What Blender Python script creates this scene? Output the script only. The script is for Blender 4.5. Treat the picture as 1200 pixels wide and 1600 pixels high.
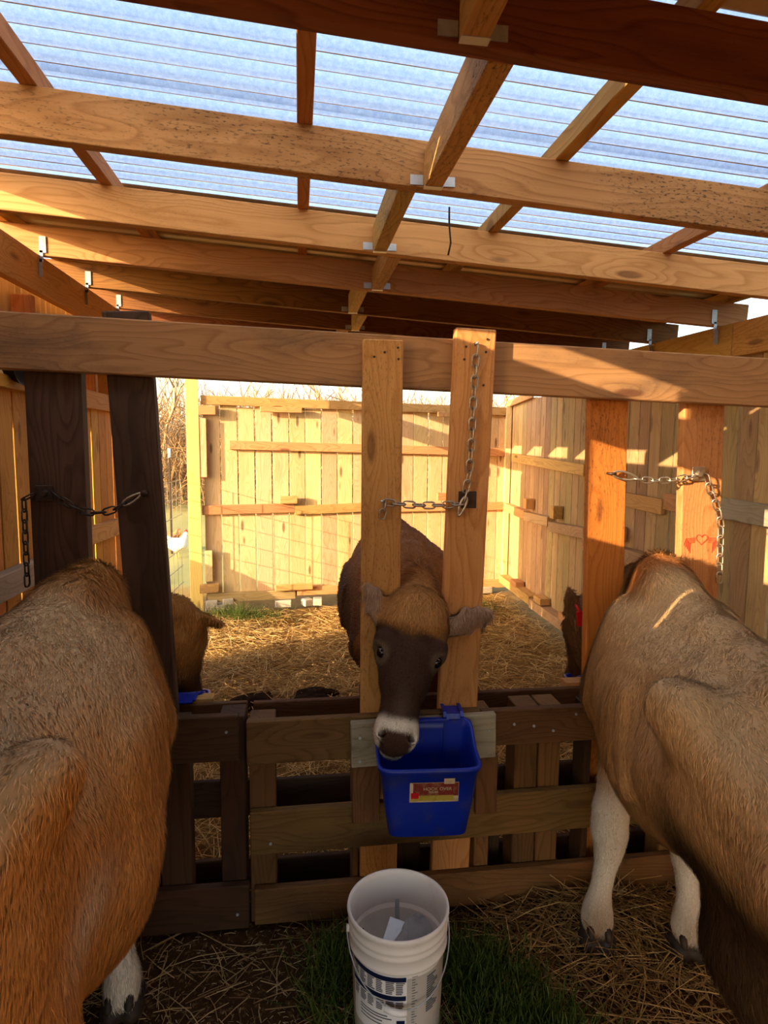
import bpy, bmesh, math, random
import numpy as np
from mathutils import Vector, Matrix
for o in list(bpy.data.objects): bpy.data.objects.remove(o)
sc = bpy.context.scene
COL = sc.collection
random.seed(7); RNG = np.random.default_rng(7)

# ---------------------------------------------------------------- camera
yaw, pit, roll = math.radians(7.8), math.radians(-6.0), math.radians(0.5)
fw = Vector((math.sin(yaw)*math.cos(pit), math.cos(yaw)*math.cos(pit), math.sin(pit)))
rt0 = Vector((math.cos(yaw), -math.sin(yaw), 0)); up0 = rt0.cross(fw)
rt = rt0*math.cos(roll)+up0*math.sin(roll); up = up0*math.cos(roll)-rt0*math.sin(roll)
cd = bpy.data.cameras.new('camera'); cam = bpy.data.objects.new('camera', cd); COL.objects.link(cam)
M = Matrix((rt, up, -fw)).transposed().to_4x4(); M.translation = (0, 0, 1.6); cam.matrix_world = M
cd.sensor_fit = 'VERTICAL'; cd.sensor_height = 36; cd.lens = 36*970/1600; cd.clip_start = .02; cd.clip_end = 500
sc.camera = cam

# ---------------------------------------------------------------- sky, sun, exposure
SUN = Vector((1, .55, -.27)).normalized()          # the way the light travels
w = bpy.data.worlds.new('sky'); sc.world = w; w.use_nodes = True
nt = w.node_tree; nt.nodes.clear()
sky = nt.nodes.new('ShaderNodeTexSky'); sky.sky_type = 'NISHITA'; sky.sun_disc = False
sky.sun_elevation = math.radians(16); sky.sun_rotation = math.atan2(-SUN.x, -SUN.y)
sky.air_density = 1.1; sky.dust_density = 3.0; sky.ozone_density = 1.2
bg = nt.nodes.new('ShaderNodeBackground'); bg.inputs[1].default_value = .36
out = nt.nodes.new('ShaderNodeOutputWorld')
nt.links.new(sky.outputs[0], bg.inputs[0]); nt.links.new(bg.outputs[0], out.inputs[0])
ld = bpy.data.lights.new('sun', 'SUN'); ld.energy = 7; ld.angle = math.radians(.3); ld.color = (1, .78, .50)
lo = bpy.data.objects.new('sun', ld); COL.objects.link(lo); lo.location = (-20, -11, 6)
lo.rotation_euler = SUN.to_track_quat('-Z', 'Y').to_euler()
vs = sc.view_settings; vs.view_transform = 'Standard'; vs.look = 'None'; vs.gamma = 1; vs.use_curve_mapping = False
vs.exposure = 0.95

# ---------------------------------------------------------------- helpers
def lin(h):
    h = h.lstrip('#'); c = [int(h[i:i+2], 16)/255 for i in (0, 2, 4)]
    return tuple(x/12.92 if x <= .04045 else ((x+.055)/1.055)**2.4 for x in c)+(1,)
MATS = {}
class NT:
    def __init__(s, m): s.m = m; s.t = m.node_tree; s.t.nodes.clear()
    def n(s, typ, **kw):
        x = s.t.nodes.new('ShaderNode'+typ)
        for k, v in kw.items():
            if k in ('i',):
                for kk, vv in v.items(): x.inputs[kk].default_value = vv
            else: setattr(x, k, v)
        return x
    def l(s, a, b): s.t.links.new(a, b)
    def math(s, op, a, b=None, clamp=False):
        x = s.n('Math', operation=op, use_clamp=clamp)
        for i, v in enumerate((a, b)):
            if v is None: continue
            if hasattr(v, 'links'): s.l(v, x.inputs[i])
            else: x.inputs[i].default_value = v
        return x.outputs[0]
    def ramp(s, v, stops):
        r = s.n('ValToRGB'); e = r.color_ramp.elements
        while len(e) < len(stops): e.new(.5)
        for el, (p, c) in zip(e, stops):
            el.position = p; el.color = c if len(c) == 4 else (*c, 1)
        s.l(v, r.inputs[0]); return r.outputs[0]
    def mix(s, f, a, b, mode='MIX'):
        x = s.n('Mix', data_type='RGBA', blend_type=mode)
        for sock, v in ((x.inputs[0], f), (x.inputs[6], a), (x.inputs[7], b)):
            if hasattr(v, 'links'): s.l(v, sock)
            else: sock.default_value = v
        return x.outputs[2]
    def mapping(s, v, scale, loc=(0, 0, 0)):
        x = s.n('Mapping'); x.inputs['Scale'].default_value = scale; x.inputs['Location'].default_value = loc
        s.l(v, x.inputs[0]); return x.outputs[0]
    def noise(s, v, scale, detail=3, rough=.55, dist=0):
        x = s.n('TexNoise'); x.inputs['Scale'].default_value = scale; x.inputs['Detail'].default_value = detail
        x.inputs['Roughness'].default_value = rough; x.inputs['Distortion'].default_value = dist
        s.l(v, x.inputs['Vector']); return x.outputs[0]
    def finish(s, col, rough=.7, bump=None, bstr=.3, bdist=.004, spec=.3, metal=0, **kw):
        p = s.n('BsdfPrincipled'); o = s.n('OutputMaterial')
        for sock, v in ((p.inputs['Base Color'], col), (p.inputs['Roughness'], rough), (p.inputs['Metallic'], metal)):
            if hasattr(v, 'links'): s.l(v, sock)
            else: sock.default_value = v
        p.inputs['Specular IOR Level'].default_value = spec
        for k, v in kw.items(): p.inputs[k].default_value = v
        if bump is not None:
            b = s.n('Bump'); b.inputs['Strength'].default_value = bstr; b.inputs['Distance'].default_value = bdist
            s.l(bump, b.inputs['Height']); s.l(b.outputs[0], p.inputs['Normal'])
        s.l(p.outputs[0], o.inputs[0]); return p
def newmat(name):
    m = bpy.data.materials.new(name); m.use_nodes = True; MATS[name] = m; return m

def wood(name, light, dark, stain='#5a4a36', stain_amt=.35, speck=0., knots=1., rough=.75, var=.25, line=.55):
    """boards are built with the grain along local x"""
    m = newmat(name); s = NT(m)
    tc = s.n('TexCoord').outputs['Object']; rnd = s.n('ObjectInfo').outputs['Random']
    cx = s.n('CombineXYZ')
    for i, k in enumerate((37.0, 13.0, 7.0)): s.l(s.math('MULTIPLY', rnd, k), cx.inputs[i])
    va = s.n('VectorMath', operation='ADD'); s.l(tc, va.inputs[0]); s.l(cx.outputs[0], va.inputs[1]); v = va.outputs[0]
    # knots: sparse cells, rings spread the grain around them
    kv = s.n('TexVoronoi', feature='F1'); kv.inputs['Scale'].default_value = 1.0; kv.inputs['Randomness'].default_value = 1
    s.l(s.mapping(v, (2.4, 9.0, 3.0)), kv.inputs['Vector']); kd = kv.outputs['Distance']
    kmask = s.ramp(kd, [(0, (1, 1, 1)), (.10, (.9, .9, .9)), (.16, (0, 0, 0))])
    khalo = s.ramp(kd, [(0, (1, 1, 1)), (.5, (0, 0, 0))])
    # cathedral grain
    warp = s.noise(s.mapping(v, (1.1, 6, 6)), 1.0, 2, .5)
    yy = s.n('SeparateXYZ'); s.l(v, yy.inputs[0])
    ph = s.math('ADD', s.math('MULTIPLY', yy.outputs[1], 34.0), s.math('MULTIPLY', warp, 14.0))
    ph = s.math('ADD', ph, s.math('MULTIPLY', yy.outputs[2], 30.0))
    ph = s.math('ADD', ph, s.math('MULTIPLY', khalo, 4.0*knots))
    fr = s.math('FRACT', ph)
    ring = s.ramp(fr, [(0, (.15, .15, .15)), (.55, (.35, .35, .35)), (.86, (1, 1, 1)), (1, (.15, .15, .15))])
    fib = s.noise(s.mapping(v, (3, 160, 160)), 1.0, 3, .6)
    g = s.math('ADD', s.math('MULTIPLY', ring, line), s.math('MULTIPLY', fib, .5), True)
    col = s.mix(g, lin(light), lin(dark))
    big = s.noise(s.mapping(v, (1.6, 5, 5)), 1.0, 4, .65)
    stm = s.ramp(big, [(.46, (0, 0, 0)), (.72, (1, 1, 1))])
    col = s.mix(s.math('MULTIPLY', stm, stain_amt), col, lin(stain))
    if speck:
        sp = s.noise(s.mapping(v, (60, 170, 170)), 1.0, 2, .6)
        sm = s.math('MULTIPLY', s.ramp(sp, [(.56, (0, 0, 0)), (.64, (1, 1, 1))]), s.ramp(big, [(.40, (0, 0, 0)), (.6, (1, 1, 1))]))
        col = s.mix(s.math('MULTIPLY', sm, speck), col, lin('#2c2013'))
    if knots: col = s.mix(s.math('MULTIPLY', kmask, .75*knots), col, lin('#4a2413'))
    hs = s.n('HueSaturation')
    s.l(col, hs.inputs['Color'])
    s.l(s.math('ADD', s.math('MULTIPLY', rnd, var*2), 1-var), hs.inputs['Value'])
    r2 = s.math('FRACT', s.math('MULTIPLY', rnd, 17.3))
    s.l(s.math('ADD', s.math('MULTIPLY', r2, .03), .485), hs.inputs['Hue'])
    s.finish(hs.outputs[0], rough, g, .35, .002, .25)
    return m

wood('fir_roof', '#d3a062', '#a67238', '#8a6030', .4, .15, .9, var=.12)
wood('fir_mould', '#cfa260', '#9c7038', '#6b5228', .5, .75, .7, var=.12)
wood('fir_shaded', '#94602f', '#643618', '#4a2812', .5, .15, .8, var=.08)  # same roof fir darkened: shade of near and far rafters put into the colour
wood('fir_header', '#b58c58', '#876236', '#5b4a36', .8, .2, 1, var=.05)
wood('stud_gold', '#d6a05e', '#ad7436', '#8a5a28', .3, .35, .8, var=.08)
wood('stud_orange', '#cc8636', '#a5621c', '#74400f', .45, .55, .8, var=.06)
wood('post_dark', '#5b4232', '#382417', '#251a12', .7, .2, .6, var=.08)
wood('picket', '#dfc092', '#c09a62', '#a5814e', .45, .1, 1., var=.16)
wood('picket_grey', '#c6a272', '#9b774a', '#7b6040', .5, .15, .7, var=.16)
wood('picket_amber', '#d89a44', '#ad6c20', '#8d5418', .35, .2, .8, var=.12)
wood('rail', '#d4a266', '#a97740', '#84613c', .45, .15, .9, var=.16)
wood('post_yellow', '#efcf7c', '#d9ad52', '#c29a4a', .2, 0, .6, var=.03)
wood('pallet', '#7d5630', '#573718', '#352212', .6, .25, .8, var=.2)
wood('pallet_dark', '#50351f', '#331f10', '#2c1d10', .6, .25, .8, var=.15)
wood('board_grey', '#b2a18a', '#8b7a64', '#6e604e', .5, .2, .6, var=.05)

def plain(name, col, rough=.5, metal=0, spec=.4, nscale=0, ncol=None, namt=.5, lo=.5, hi=.7, bump=0, **kw):
    m = newmat(name); s = NT(m); c = lin(col); b = None
    if nscale:
        v = s.n('TexCoord').outputs['Object']; f = s.noise(v, nscale, 5, .65)
        mk = s.ramp(f, [(lo, (0, 0, 0)), (hi, (1, 1, 1))])
        c = s.mix(s.math('MULTIPLY', mk, namt), c, lin(ncol)); b = f if bump else None
    s.finish(c, rough, b, bump, .003, spec, metal, **kw); return m
plain('galv', '#b9bdc0', .42, .5, .5, 30, '#7d8288', .5)
plain('chain_steel', '#b9ab96', .38, .9, .5, 40, '#6b4a2c', .6)
plain('chain_dark', '#4a423c', .45, .8, .5, 40, '#2b1a10', .6)
plain('rust', '#4b3a2c', .6, .6, .4, 50, '#2a1810', .6)
plain('blue_plastic', '#0c2898', .38, 0, .45, 11, '#4d4a3c', .5, .55, .72)
plain('white_plastic', '#e9dfd4', .4, 0, .45, 9, '#b9a48c', .35, .55, .75)
plain('grip_white', '#efe9e2', .35)
plain('black_rubber', '#15130f', .5)
plain('hoof', '#2c211a', .6, 0, .3, 40, '#54412f', .5)
plain('eye', '#0c0705', .08, 0, .6)
plain('tag_red', '#c3161c', .4)
plain('ink_red', '#b5401f', .8)
plain('ink_dark', '#3a2412', .8)
plain('navy', '#101a3a', .3)
plain('print_grey', '#55585f', .45)
plain('concrete', '#b9ab93', .9, 0, .2, 25, '#8d8069', .6, bump=.4)
plain('sticker_cream', '#cdb893', .6, 0, .3, 45, '#8a6a3c', .6)
plain('sticker_red', '#7a2a20', .6, 0, .3, 60, '#b39a70', .45)
plain('sticker_yellow', '#b39a3a', .6, 0, .3, 60, '#6b5a34', .6)
plain('metal_roof', '#a88e6c', .42, .35, .4, 6, '#6f573c', .5)
plain('siding', '#cbb68c', .5, .2, .4, 6, '#8a6c42', .4)
plain('insulator', '#f0eee6', .4)
plain('feather_white', '#ece2cf', .8); plain('feather_tan', '#b06a38', .8); plain('comb', '#b3231c', .5); plain('beak', '#c99a3e', .5)
plain('bark', '#b59a74', .9, 0, .1, 12, '#7d6547', .7)
plain('wire', '#8d8a7c', .5, .6)

def attr_mat(name, rough=.75, spec=.2, trans=0., sheen=0.):
    m = newmat(name); s = NT(m); a = s.n('Attribute', attribute_name='Col')
    kw = {}
    p = s.finish(a.outputs['Color'], rough, None, spec=spec)
    if name == 'fur':
        ge = s.n('NewGeometry'); vm = s.n('VectorMath', operation='SCALE'); s.l(ge.outputs['Normal'], vm.inputs[0])
        s.l(s.math('SUBTRACT', 1, s.math('MULTIPLY', ge.outputs['Backfacing'], 2)), vm.inputs['Scale']); s.l(vm.outputs[0], p.inputs['Normal'])
    if sheen: p.inputs['Sheen Weight'].default_value = sheen
    if trans:
        t = s.n('BsdfTranslucent'); s.l(a.outputs['Color'], t.inputs[0])
        mx = s.n('MixShader'); mx.inputs[0].default_value = trans
        s.l(p.outputs[0], mx.inputs[1]); s.l(t.outputs[0], mx.inputs[2])
        o = [n for n in s.t.nodes if n.type == 'OUTPUT_MATERIAL'][0]; s.l(mx.outputs[0], o.inputs[0])
    return m
attr_mat('fur', .62, .25, .2); attr_mat('hide', .8, .1); attr_mat('straw', .55, .3, .2); attr_mat('grass', .6, .25, .35); attr_mat('twig', .9, .1)

# clear corrugated sheet: frosted plastic, part see-through, part scattering
m = newmat('clear_sheet'); s = NT(m)
tc = s.n('TexCoord').outputs['Object']
fl = s.noise(s.mapping(tc, (20, 34, 20)), 3.0, 6, .8)
f2 = s.ramp(fl, [(.38, (.68, .75, .85)), (.62, (.95, .97, 1))])
tr = s.n('BsdfTransparent'); tr.inputs[0].default_value = (.86, .93, 1, 1)
tl = s.n('BsdfTranslucent'); s.l(f2, tl.inputs[0])
gl = s.n('BsdfGlossy'); gl.inputs['Roughness'].default_value = .25
m1 = s.n('MixShader'); m1.inputs[0].default_value = .88; s.l(tr.outputs[0], m1.inputs[1]); s.l(tl.outputs[0], m1.inputs[2])
m2 = s.n('MixShader'); s.l(m1.outputs[0], m2.inputs[1]); s.l(gl.outputs[0], m2.inputs[2])
fz = s.n('Fresnel'); fz.inputs[0].default_value = 1.2; s.l(fz.outputs[0], m2.inputs[0])
o_ = s.n('OutputMaterial'); s.l(m2.outputs[0], o_.inputs[0])

WM = {}
def reg(o, mw, parent=None):
    COL.objects.link(o); mw = mw.copy(); WM[o] = mw
    if parent is not None:
        o.parent = parent; o.matrix_parent_inverse = WM[parent].inverted()
    o.matrix_basis = mw
    return o
def tag(o, label=None, cat=None, group=None, kind=None):
    for k, v in (('label', label), ('category', cat), ('group', group), ('kind', kind)):
        if v: o[k] = v
    return o
def empty(name, loc, label=None, cat=None, group=None, kind=None):
    e = bpy.data.objects.new(name, None); e.empty_display_size = .1
    reg(e, Matrix.Translation(loc)); return tag(e, label, cat, group, kind)
def mesh_obj(name, bm, mat, parent=None, mw=Matrix(), smooth=False):
    me = bpy.data.meshes.new(name); bm.to_mesh(me); bm.free()
    me.materials.append(MATS[mat])
    if smooth: me.polygons.foreach_set('use_smooth', [True]*len(me.polygons))
    return reg(bpy.data.objects.new(name, me), mw, parent)
def frame(d, face):
    x = Vector(d).normalized(); z = Vector(face); z = (z-x*z.dot(x)).normalized(); y = z.cross(x)
    return Matrix((x, y, z)).transposed().to_4x4()
def board(name, a, b, wd, th, face, mat, parent=None, bev=.003):
    """rectangular timber from a to b, width wd, thickness th along `face`"""
    a, b = Vector(a), Vector(b); L = (b-a).length
    bm = bmesh.new(); bmesh.ops.create_cube(bm, size=1)
    bmesh.ops.scale(bm, vec=(L, wd, th), verts=bm.verts)
    bmesh.ops.bevel(bm, geom=bm.edges[:], offset=min(bev, th*.2), segments=1, affect='EDGES')
    mw = frame(b-a, face); mw.translation = (a+b)/2
    return mesh_obj(name, bm, mat, parent, mw)
def tube_bm(bm, pts, rad, sides=6, closed=False, caps=True):
    pts = [Vector(p) for p in pts]; n = len(pts)
    if not hasattr(rad, '__len__'): rad = [rad]*n
    rings = []; prev = None
    for i, p in enumerate(pts):
        if closed: d = pts[(i+1) % n]-pts[i-1]
        else: d = pts[min(i+1, n-1)]-pts[max(i-1, 0)]
        d.normalize()
        if prev is None:
            u = d.orthogonal().normalized()
        else:
            u = prev-d*prev.dot(d)
            u = u.normalized() if u.length > 1e-6 else d.orthogonal().normalized()
        prev = u; v = d.cross(u)
        rings.append([bm.verts.new(p+(u*math.cos(t)+v*math.sin(t))*rad[i]) for t in [2*math.pi*k/sides for k in range(sides)]])
    for i in range(n if closed else n-1):
        r0, r1 = rings[i], rings[(i+1) % n]
        for k in range(sides):
            bm.faces.new((r0[k], r0[(k+1) % sides], r1[(k+1) % sides], r1[k]))
    if caps and not closed:
        bm.faces.new(rings[0][::-1]); bm.faces.new(rings[-1])
    return bm
def tube(name, pts, rad, mat, parent=None, sides=6, closed=False):
    bm = tube_bm(bmesh.new(), pts, rad, sides, closed)
    bmesh.ops.recalc_face_normals(bm, faces=bm.faces[:])
    return mesh_obj(name, bm, mat, parent, smooth=True)
def np_mesh(name, verts, faces, mat, parent=None, col=None, normals=None, smooth=True, mw=Matrix()):
    """faces: (n,3) or (n,4) int array"""
    me = bpy.data.meshes.new(name); nv = len(verts); nf, k = faces.shape
    me.vertices.add(nv); me.vertices.foreach_set('co', np.ascontiguousarray(verts, np.float32).ravel())
    me.loops.add(nf*k); me.loops.foreach_set('vertex_index', np.ascontiguousarray(faces, np.int32).ravel())
    me.polygons.add(nf); me.polygons.foreach_set('loop_start', np.arange(0, nf*k, k, dtype=np.int32))
    me.update(calc_edges=True); me.validate()
    if smooth: me.polygons.foreach_set('use_smooth', np.ones(len(me.polygons), bool))
    if col is not None:
        ca = me.color_attributes.new('Col', 'FLOAT_COLOR', 'POINT')
        c4 = np.ones((nv, 4), np.float32); c4[:, :3] = col; ca.data.foreach_set('color', c4.ravel())
    if normals is not None: me.normals_split_custom_set_from_vertices(normals.astype(np.float32))
    me.materials.append(MATS[mat])
    return reg(bpy.data.objects.new(name, me), mw, parent)
def lerp(a, b, t): return a+(b-a)*t
def rgb(h): return np.array(lin(h)[:3])

# ================================================================ GROUND
def hash_noise(x, y, f, seed=0):
    x = x*f; y = y*f; xi = np.floor(x).astype(int); yi = np.floor(y).astype(int); fx = x-xi; fy = y-yi
    def h(a, b):
        v = np.sin(a*127.1+b*311.7+seed*74.7)*43758.5453; return v-np.floor(v)
    fx = fx*fx*(3-2*fx); fy = fy*fy*(3-2*fy)
    return (h(xi, yi)*(1-fx)+h(xi+1, yi)*fx)*(1-fy)+(h(xi, yi+1)*(1-fx)+h(xi+1, yi+1)*fx)*fy
def gz(x, y):
    x = np.asarray(x, float); y = np.asarray(y, float)
    z = .03*(hash_noise(x, y, 1.7, 1)-.5)+.018*(hash_noise(x, y, 5, 2)-.5)
    z = z*np.where(y > 2.3, 1.6, .6)-.012
    z += .07*np.exp(-(((x-1.02)/.22)**2+((y-1.86)/.09)**2))        # straw heaped against the pallet
    z += 1.05*np.exp(-(((x+3.0)/.55)**2+((y-5.05)/.62)**2)**1.5)       # unseen mound added to shade the lower left of the far fence
    far = np.clip((y-9)/30, 0, 1); z += far*1.2
    return z
gx = np.unique(np.concatenate([np.linspace(-60, -4.4, 24), np.linspace(-4.4, 3.5, 135), np.linspace(3.5, 60, 24)]))
gy = np.unique(np.concatenate([np.linspace(-30, -1.5, 14), np.linspace(-1.5, 7.5, 140), np.linspace(7.5, 90, 30)]))
XX, YY = np.meshgrid(gx, gy); ZZ = gz(XX, YY)
nx, ny = len(gx), len(gy); idx = np.arange(nx*ny).reshape(ny, nx)
fc = np.stack([idx[:-1, :-1], idx[:-1, 1:], idx[1:, 1:], idx[1:, :-1]], -1).reshape(-1, 4)
m = newmat('soil'); s = NT(m); tc = s.n('TexCoord').outputs['Object']
n1 = s.noise(tc, 5, 6, .7); n2 = s.noise(tc, 60, 4, .7)
dirt = s.mix(n1, lin('#2a1a0f'), lin('#54391f')); dirt = s.mix(s.ramp(n2, [(.55, (0, 0, 0)), (.7, (1, 1, 1))]), dirt, lin('#8a6a40'))
litter = s.mix(n1, lin('#5f4020'), lin('#a47c40'))
field = s.mix(n1, lin('#a8945e'), lin('#8f8f52'))
sp = s.n('SeparateXYZ'); s.l(tc, sp.inputs[0])
y1 = s.ramp(s.math('DIVIDE', s.math('ADD', sp.outputs[1], s.math('MULTIPLY', n1, .3)), 10), [(.235, (0, 0, 0)), (.26, (1, 1, 1))])
y2 = s.ramp(s.math('DIVIDE', s.math('ADD', sp.outputs[1], s.math('MULTIPLY', n1, .6)), 10), [(.70, (0, 0, 0)), (.76, (1, 1, 1))])
s.finish(s.mix(y2, s.mix(y1, dirt, litter), field), .95, n2, .6, .01, .1)
g = np_mesh('floor', np.stack([XX, YY, ZZ], -1).reshape(-1, 3), fc, 'soil')
tag(g, 'dark trampled earth and litter floor of the cattle pen', 'ground', kind='structure')

# ================================================================ ROOF
def roof_z(x, y): return 2.42-.06*(x+1.15)+.02*(y-2.7)      # underside of the rafters
RH, RT = .125, .038
ceil = empty('ceiling', (.5, 1.5, 2.35), 'lean-to roof of rafters, clear corrugated strip and metal sheets', 'roof', kind='structure')
RAFT = [-.72, -.08, .55, 1.155, 1.79, 2.43, 3.03, 3.63, 4.20, 4.79, 5.38]
XL, XR = -1.34, 2.30
def rp(x, y, dz): return (x, y, roof_z(x, y)+dz)
rafters = []
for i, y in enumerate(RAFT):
    mt = 'fir_mould' if i == 4 else ('fir_shaded' if i < 4 or i > 6 else 'fir_roof')
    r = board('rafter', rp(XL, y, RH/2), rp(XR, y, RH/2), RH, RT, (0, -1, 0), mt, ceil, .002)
    rafters.append(r)
PURL = [-1.27, -.67, .02, .745, 1.47, 2.2]
for x in PURL:
    board('purlin', rp(x, -1.3, RH+.028), rp(x, 5.42, RH+.028), .042, .056, (0, 0, 1), 'fir_roof', ceil, .002)
for i in range(len(RAFT)-1):
    x = .37 if i % 2 else .305
    b = board('blocking', rp(x, RAFT[i]+.02, .05), rp(x, RAFT[i+1]-.02, .05), .05, .1, (0, 0, 1), 'fir_mould', ceil, .002)
    for yy, sg in ((RAFT[i+1]-.0205, -1),):
        bm = bmesh.new()
        for sx in (-1, 1):
            bmesh.ops.create_cube(bm, size=1, matrix=Matrix.Translation((x+sx*.045, yy, roof_z(x, yy)+.022)) @ Matrix.Diagonal((.036, .003, .026, 1)))
        bmesh.ops.create_cube(bm, size=1, matrix=Matrix.Translation((x, yy-.012, roof_z(x, yy)-.001)) @ Matrix.Diagonal((.052, .022, .002, 1)))
        mesh_obj('joist_hanger', bm, 'galv', b)
def sheet(name, y0, y1, wl, amp, mat, sharp, dz=0.):
    n = int((y1-y0)/wl*10); ys = np.linspace(y0, y1, n)
    sn = np.sin(2*math.pi*ys/wl)
    zs = amp*(np.clip(sn*2.2-.9, -1, 1) if sharp else sn)
    vs_ = []; fs = []
    xs = np.linspace(XL-.05, XR+.06, 5)
    for x in xs:
        vs_.append(np.stack([np.full(n, x), ys, roof_z(x, ys)+RH+.058+amp+zs+dz], -1))
    V = np.concatenate(vs_); c0 = np.array([x for x in (0,)])
    ii = np.arange(n-1)
    for k in range(len(xs)-1):
        a = k*n+ii; fs.append(np.stack([a, a+n, a+n+1, a+1], -1))
    return np_mesh(name, V, np.concatenate(fs), mat, ceil)
sheet('clear_roof_panel', 1.195, 1.83, .0745, .017, 'clear_sheet', False)
sheet('clear_roof_panel', 1.79, 2.60, .0745, .017, 'clear_sheet', False, .004)
for k, (a, b) in enumerate(((-1.35, -.5), (-.52, .34), (.32, 1.215), (2.575, 3.12), (3.10, 3.78), (3.76, 4.46), (4.44, 5.0), (4.98, 5.46))):
    sheet('metal_roof_panel', a, b, .11, .008, 'metal_roof', True, .002*(k % 2))
# side beams and ties
BH = .165
def beam(x, y0, y1, mat='stud_gold'):
    return board('side_beam', (x, y0, roof_z(x, y0)-BH/2), (x, y1, roof_z(x, y1)-BH/2), BH, .042, (1, 0, 0), mat, ceil, .002)
bl1 = beam(-1.15, -1.3, 5.42); br1 = beam(2.16, -1.3, 2.9); br2 = beam(2.16, 2.905, 5.42)
def tie(x, y, sg, par):
    bm = bmesh.new(); z = roof_z(x, y)
    for dx, dz, h, wd in ((0, .045, .07, .028), (.008*sg, -.005, .05, .016), (.016*sg, -.055, .075, .022)):
        bmesh.ops.create_cube(bm, size=1, matrix=Matrix.Translation((x+dx, y-.022, z+dz)) @ Matrix.Diagonal((wd, .004, h, 1)))
    mesh_obj('hurricane_tie', bm, 'galv', par)
for r, y in list(zip(rafters, RAFT))[4:]:
    tie(-1.11, y, -1, r); tie(2.11, y, 1, r)
tube('hanging_wire', [(.44, 1.86, 2.30), (.441, 1.861, 2.25), (.447, 1.862, 2.20), (.44, 1.863, 2.165)], .0028, 'chain_dark', ceil)

# ================================================================ WALLS OF BOARDS
wb = empty('wall_back', (.6, 6.3, 0), 'tall sunlit board fence closing the far end of the pen', 'fence', kind='structure')
A, B = Vector((-1.02, 6.06, 0)), Vector((2.32, 6.60, 0)); D = (B-A).normalized(); NB = Vector((D.y, -D.x, 0))   # faces the camera
def wbp(u, z, off=0.): return A+D*u+NB*off+Vector((0, 0, z))
u = .20; k = 0
while u < 3.30:
    zt = 1.98+random.uniform(-.02, .02); zb = .10+random.uniform(-.01, .02)
    board('board', wbp(u, zb), wbp(u+random.uniform(-.004, .004), zt), random.uniform(.148, .155), .018, NB, 'picket', wb, .002); u += .1625; k += 1
board('corner_post', wbp(.035, -.05, .03), wbp(.03, 2.24, .03), .115, .09, NB, 'post_yellow', wb)
def rail_b(u0, u1, z0, z1, hgt, th=.038, mat='rail'): return board('rail', wbp(u0, z0, .009+th/2+.001), wbp(u1, z1, .009+th/2+.001), hgt, th, NB, mat, wb)
rail_b(.11, 3.35, 2.02, 1.99, .085); rail_b(.36, 3.32, 1.605, 1.55, .085); rail_b(.10, .98, .985, .99, .09); rail_b(.98, 1.80, .965, .985, .09)
rail_b(1.82, 3.32, .97, .965, .085); rail_b(.13, .98, .135, .12, .09, .04, 'picket_grey'); rail_b(1.0, 3.32, .15, .10, .09)
for (u0, u1, z, hh) in ((.08, .24, 1.925, .085), (.06, .24, .235, .085), (.83, 1.0, 1.075, .075), (.78, 1.15, .20, .06), (1.72, 1.86, 1.075, .08), (2.48, 2.64, 1.08, .08), (2.47, 2.6, 1.94, .05), (.65, 1.05, 1.945, .05)):
    board('stub_board', wbp(u0, z, .068), wbp(u1, z, .068), hh, .035, NB, 'rail', wb)
board('stub_board', wbp(.115, 1.30, .06), wbp(.115, 1.85, .06), .075, .02, NB, 'picket', wb); board('stub_board', wbp(.15, .30, .06), wbp(.15, .60, .06), .07, .02, NB, 'picket', wb)
for j, (u_, z_, l_, r_) in enumerate(((.20, .03, .19, .05), (.17, .085, .11, .0), (.32, .09, .10, .1), (.86, .035, .16, -.1), (1.10, .03, .09, .3), (1.21, .03, .09, -.2), (3.05, .04, .2, .1))):
    p = wbp(u_, z_, .03); d = Matrix.Rotation(r_, 3, 'Z') @ D
    c = board('concrete_block', p-d*l_/2, p+d*l_/2, .06 if j in (1, 2) else .07, .1, d.cross(Vector((0, 0, 1))), 'concrete', None, .006)
    tag(c, ['pale concrete block propping the fence beside the yellow post', 'small block on top, left, under the fence by the yellow post', 'small block on top, right, under the fence by the yellow post',
            'block under the far fence, right of the grass patch', 'narrow block under the far fence, left of the centre cow', 'narrow upright block under the far fence nearest the centre cow',
            'block under the fence corner at the right wall'][j], 'block', 'blocks under the far fence')

wr = empty('wall_right', (2.2, 3.5, 0), 'right-hand wall of upright weathered boards with short rails', 'fence', kind='structure')
R0, R1 = Vector((2.30, 6.58, 0)), Vector((2.14, 1.0, 0)); DR = (R1-R0).normalized(); NR = Vector((DR.y, -DR.x, 0))
if NR.x > 0: NR = -NR
def wrp(u, z, off=0.): return R0+DR*u+NR*off+Vector((0, 0, z))
u = .06
while u < 8.2:
    big_ = u > 3.0
    wd = random.uniform(.118, .13) if not big_ else random.uniform(.125, .14)
    board('board', wrp(u, .10+random.uniform(-.02, .02)), wrp(u, 2.10+random.uniform(-.02, .02)), wd, .018, NR, 'picket_grey', wr, .002)
    u += wd+random.uniform(.004, .012)
def rail_r(u0, u1, z0, z1, hgt, th=.05, mat='rail'): return board('rail', wrp(u0, z0, .01+th/2), wrp(u1, z1, .01+th/2), hgt, th, NR, mat, wr)
board('corner_post', wrp(.03, .1, .05), wrp(.03, 2.05, .05), .06, .06, NR, 'picket', wr)
rail_r(.15, 1.98, 1.50, 1.43, .09, .035); rail_r(.05, .72, .955, .94, .085, .075); rail_r(.72, 1.36, .93, .95, .085, .075, 'picket_grey'); rail_r(1.37, 2.1, .91, .95, .085, .07, 'picket_grey')
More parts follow.
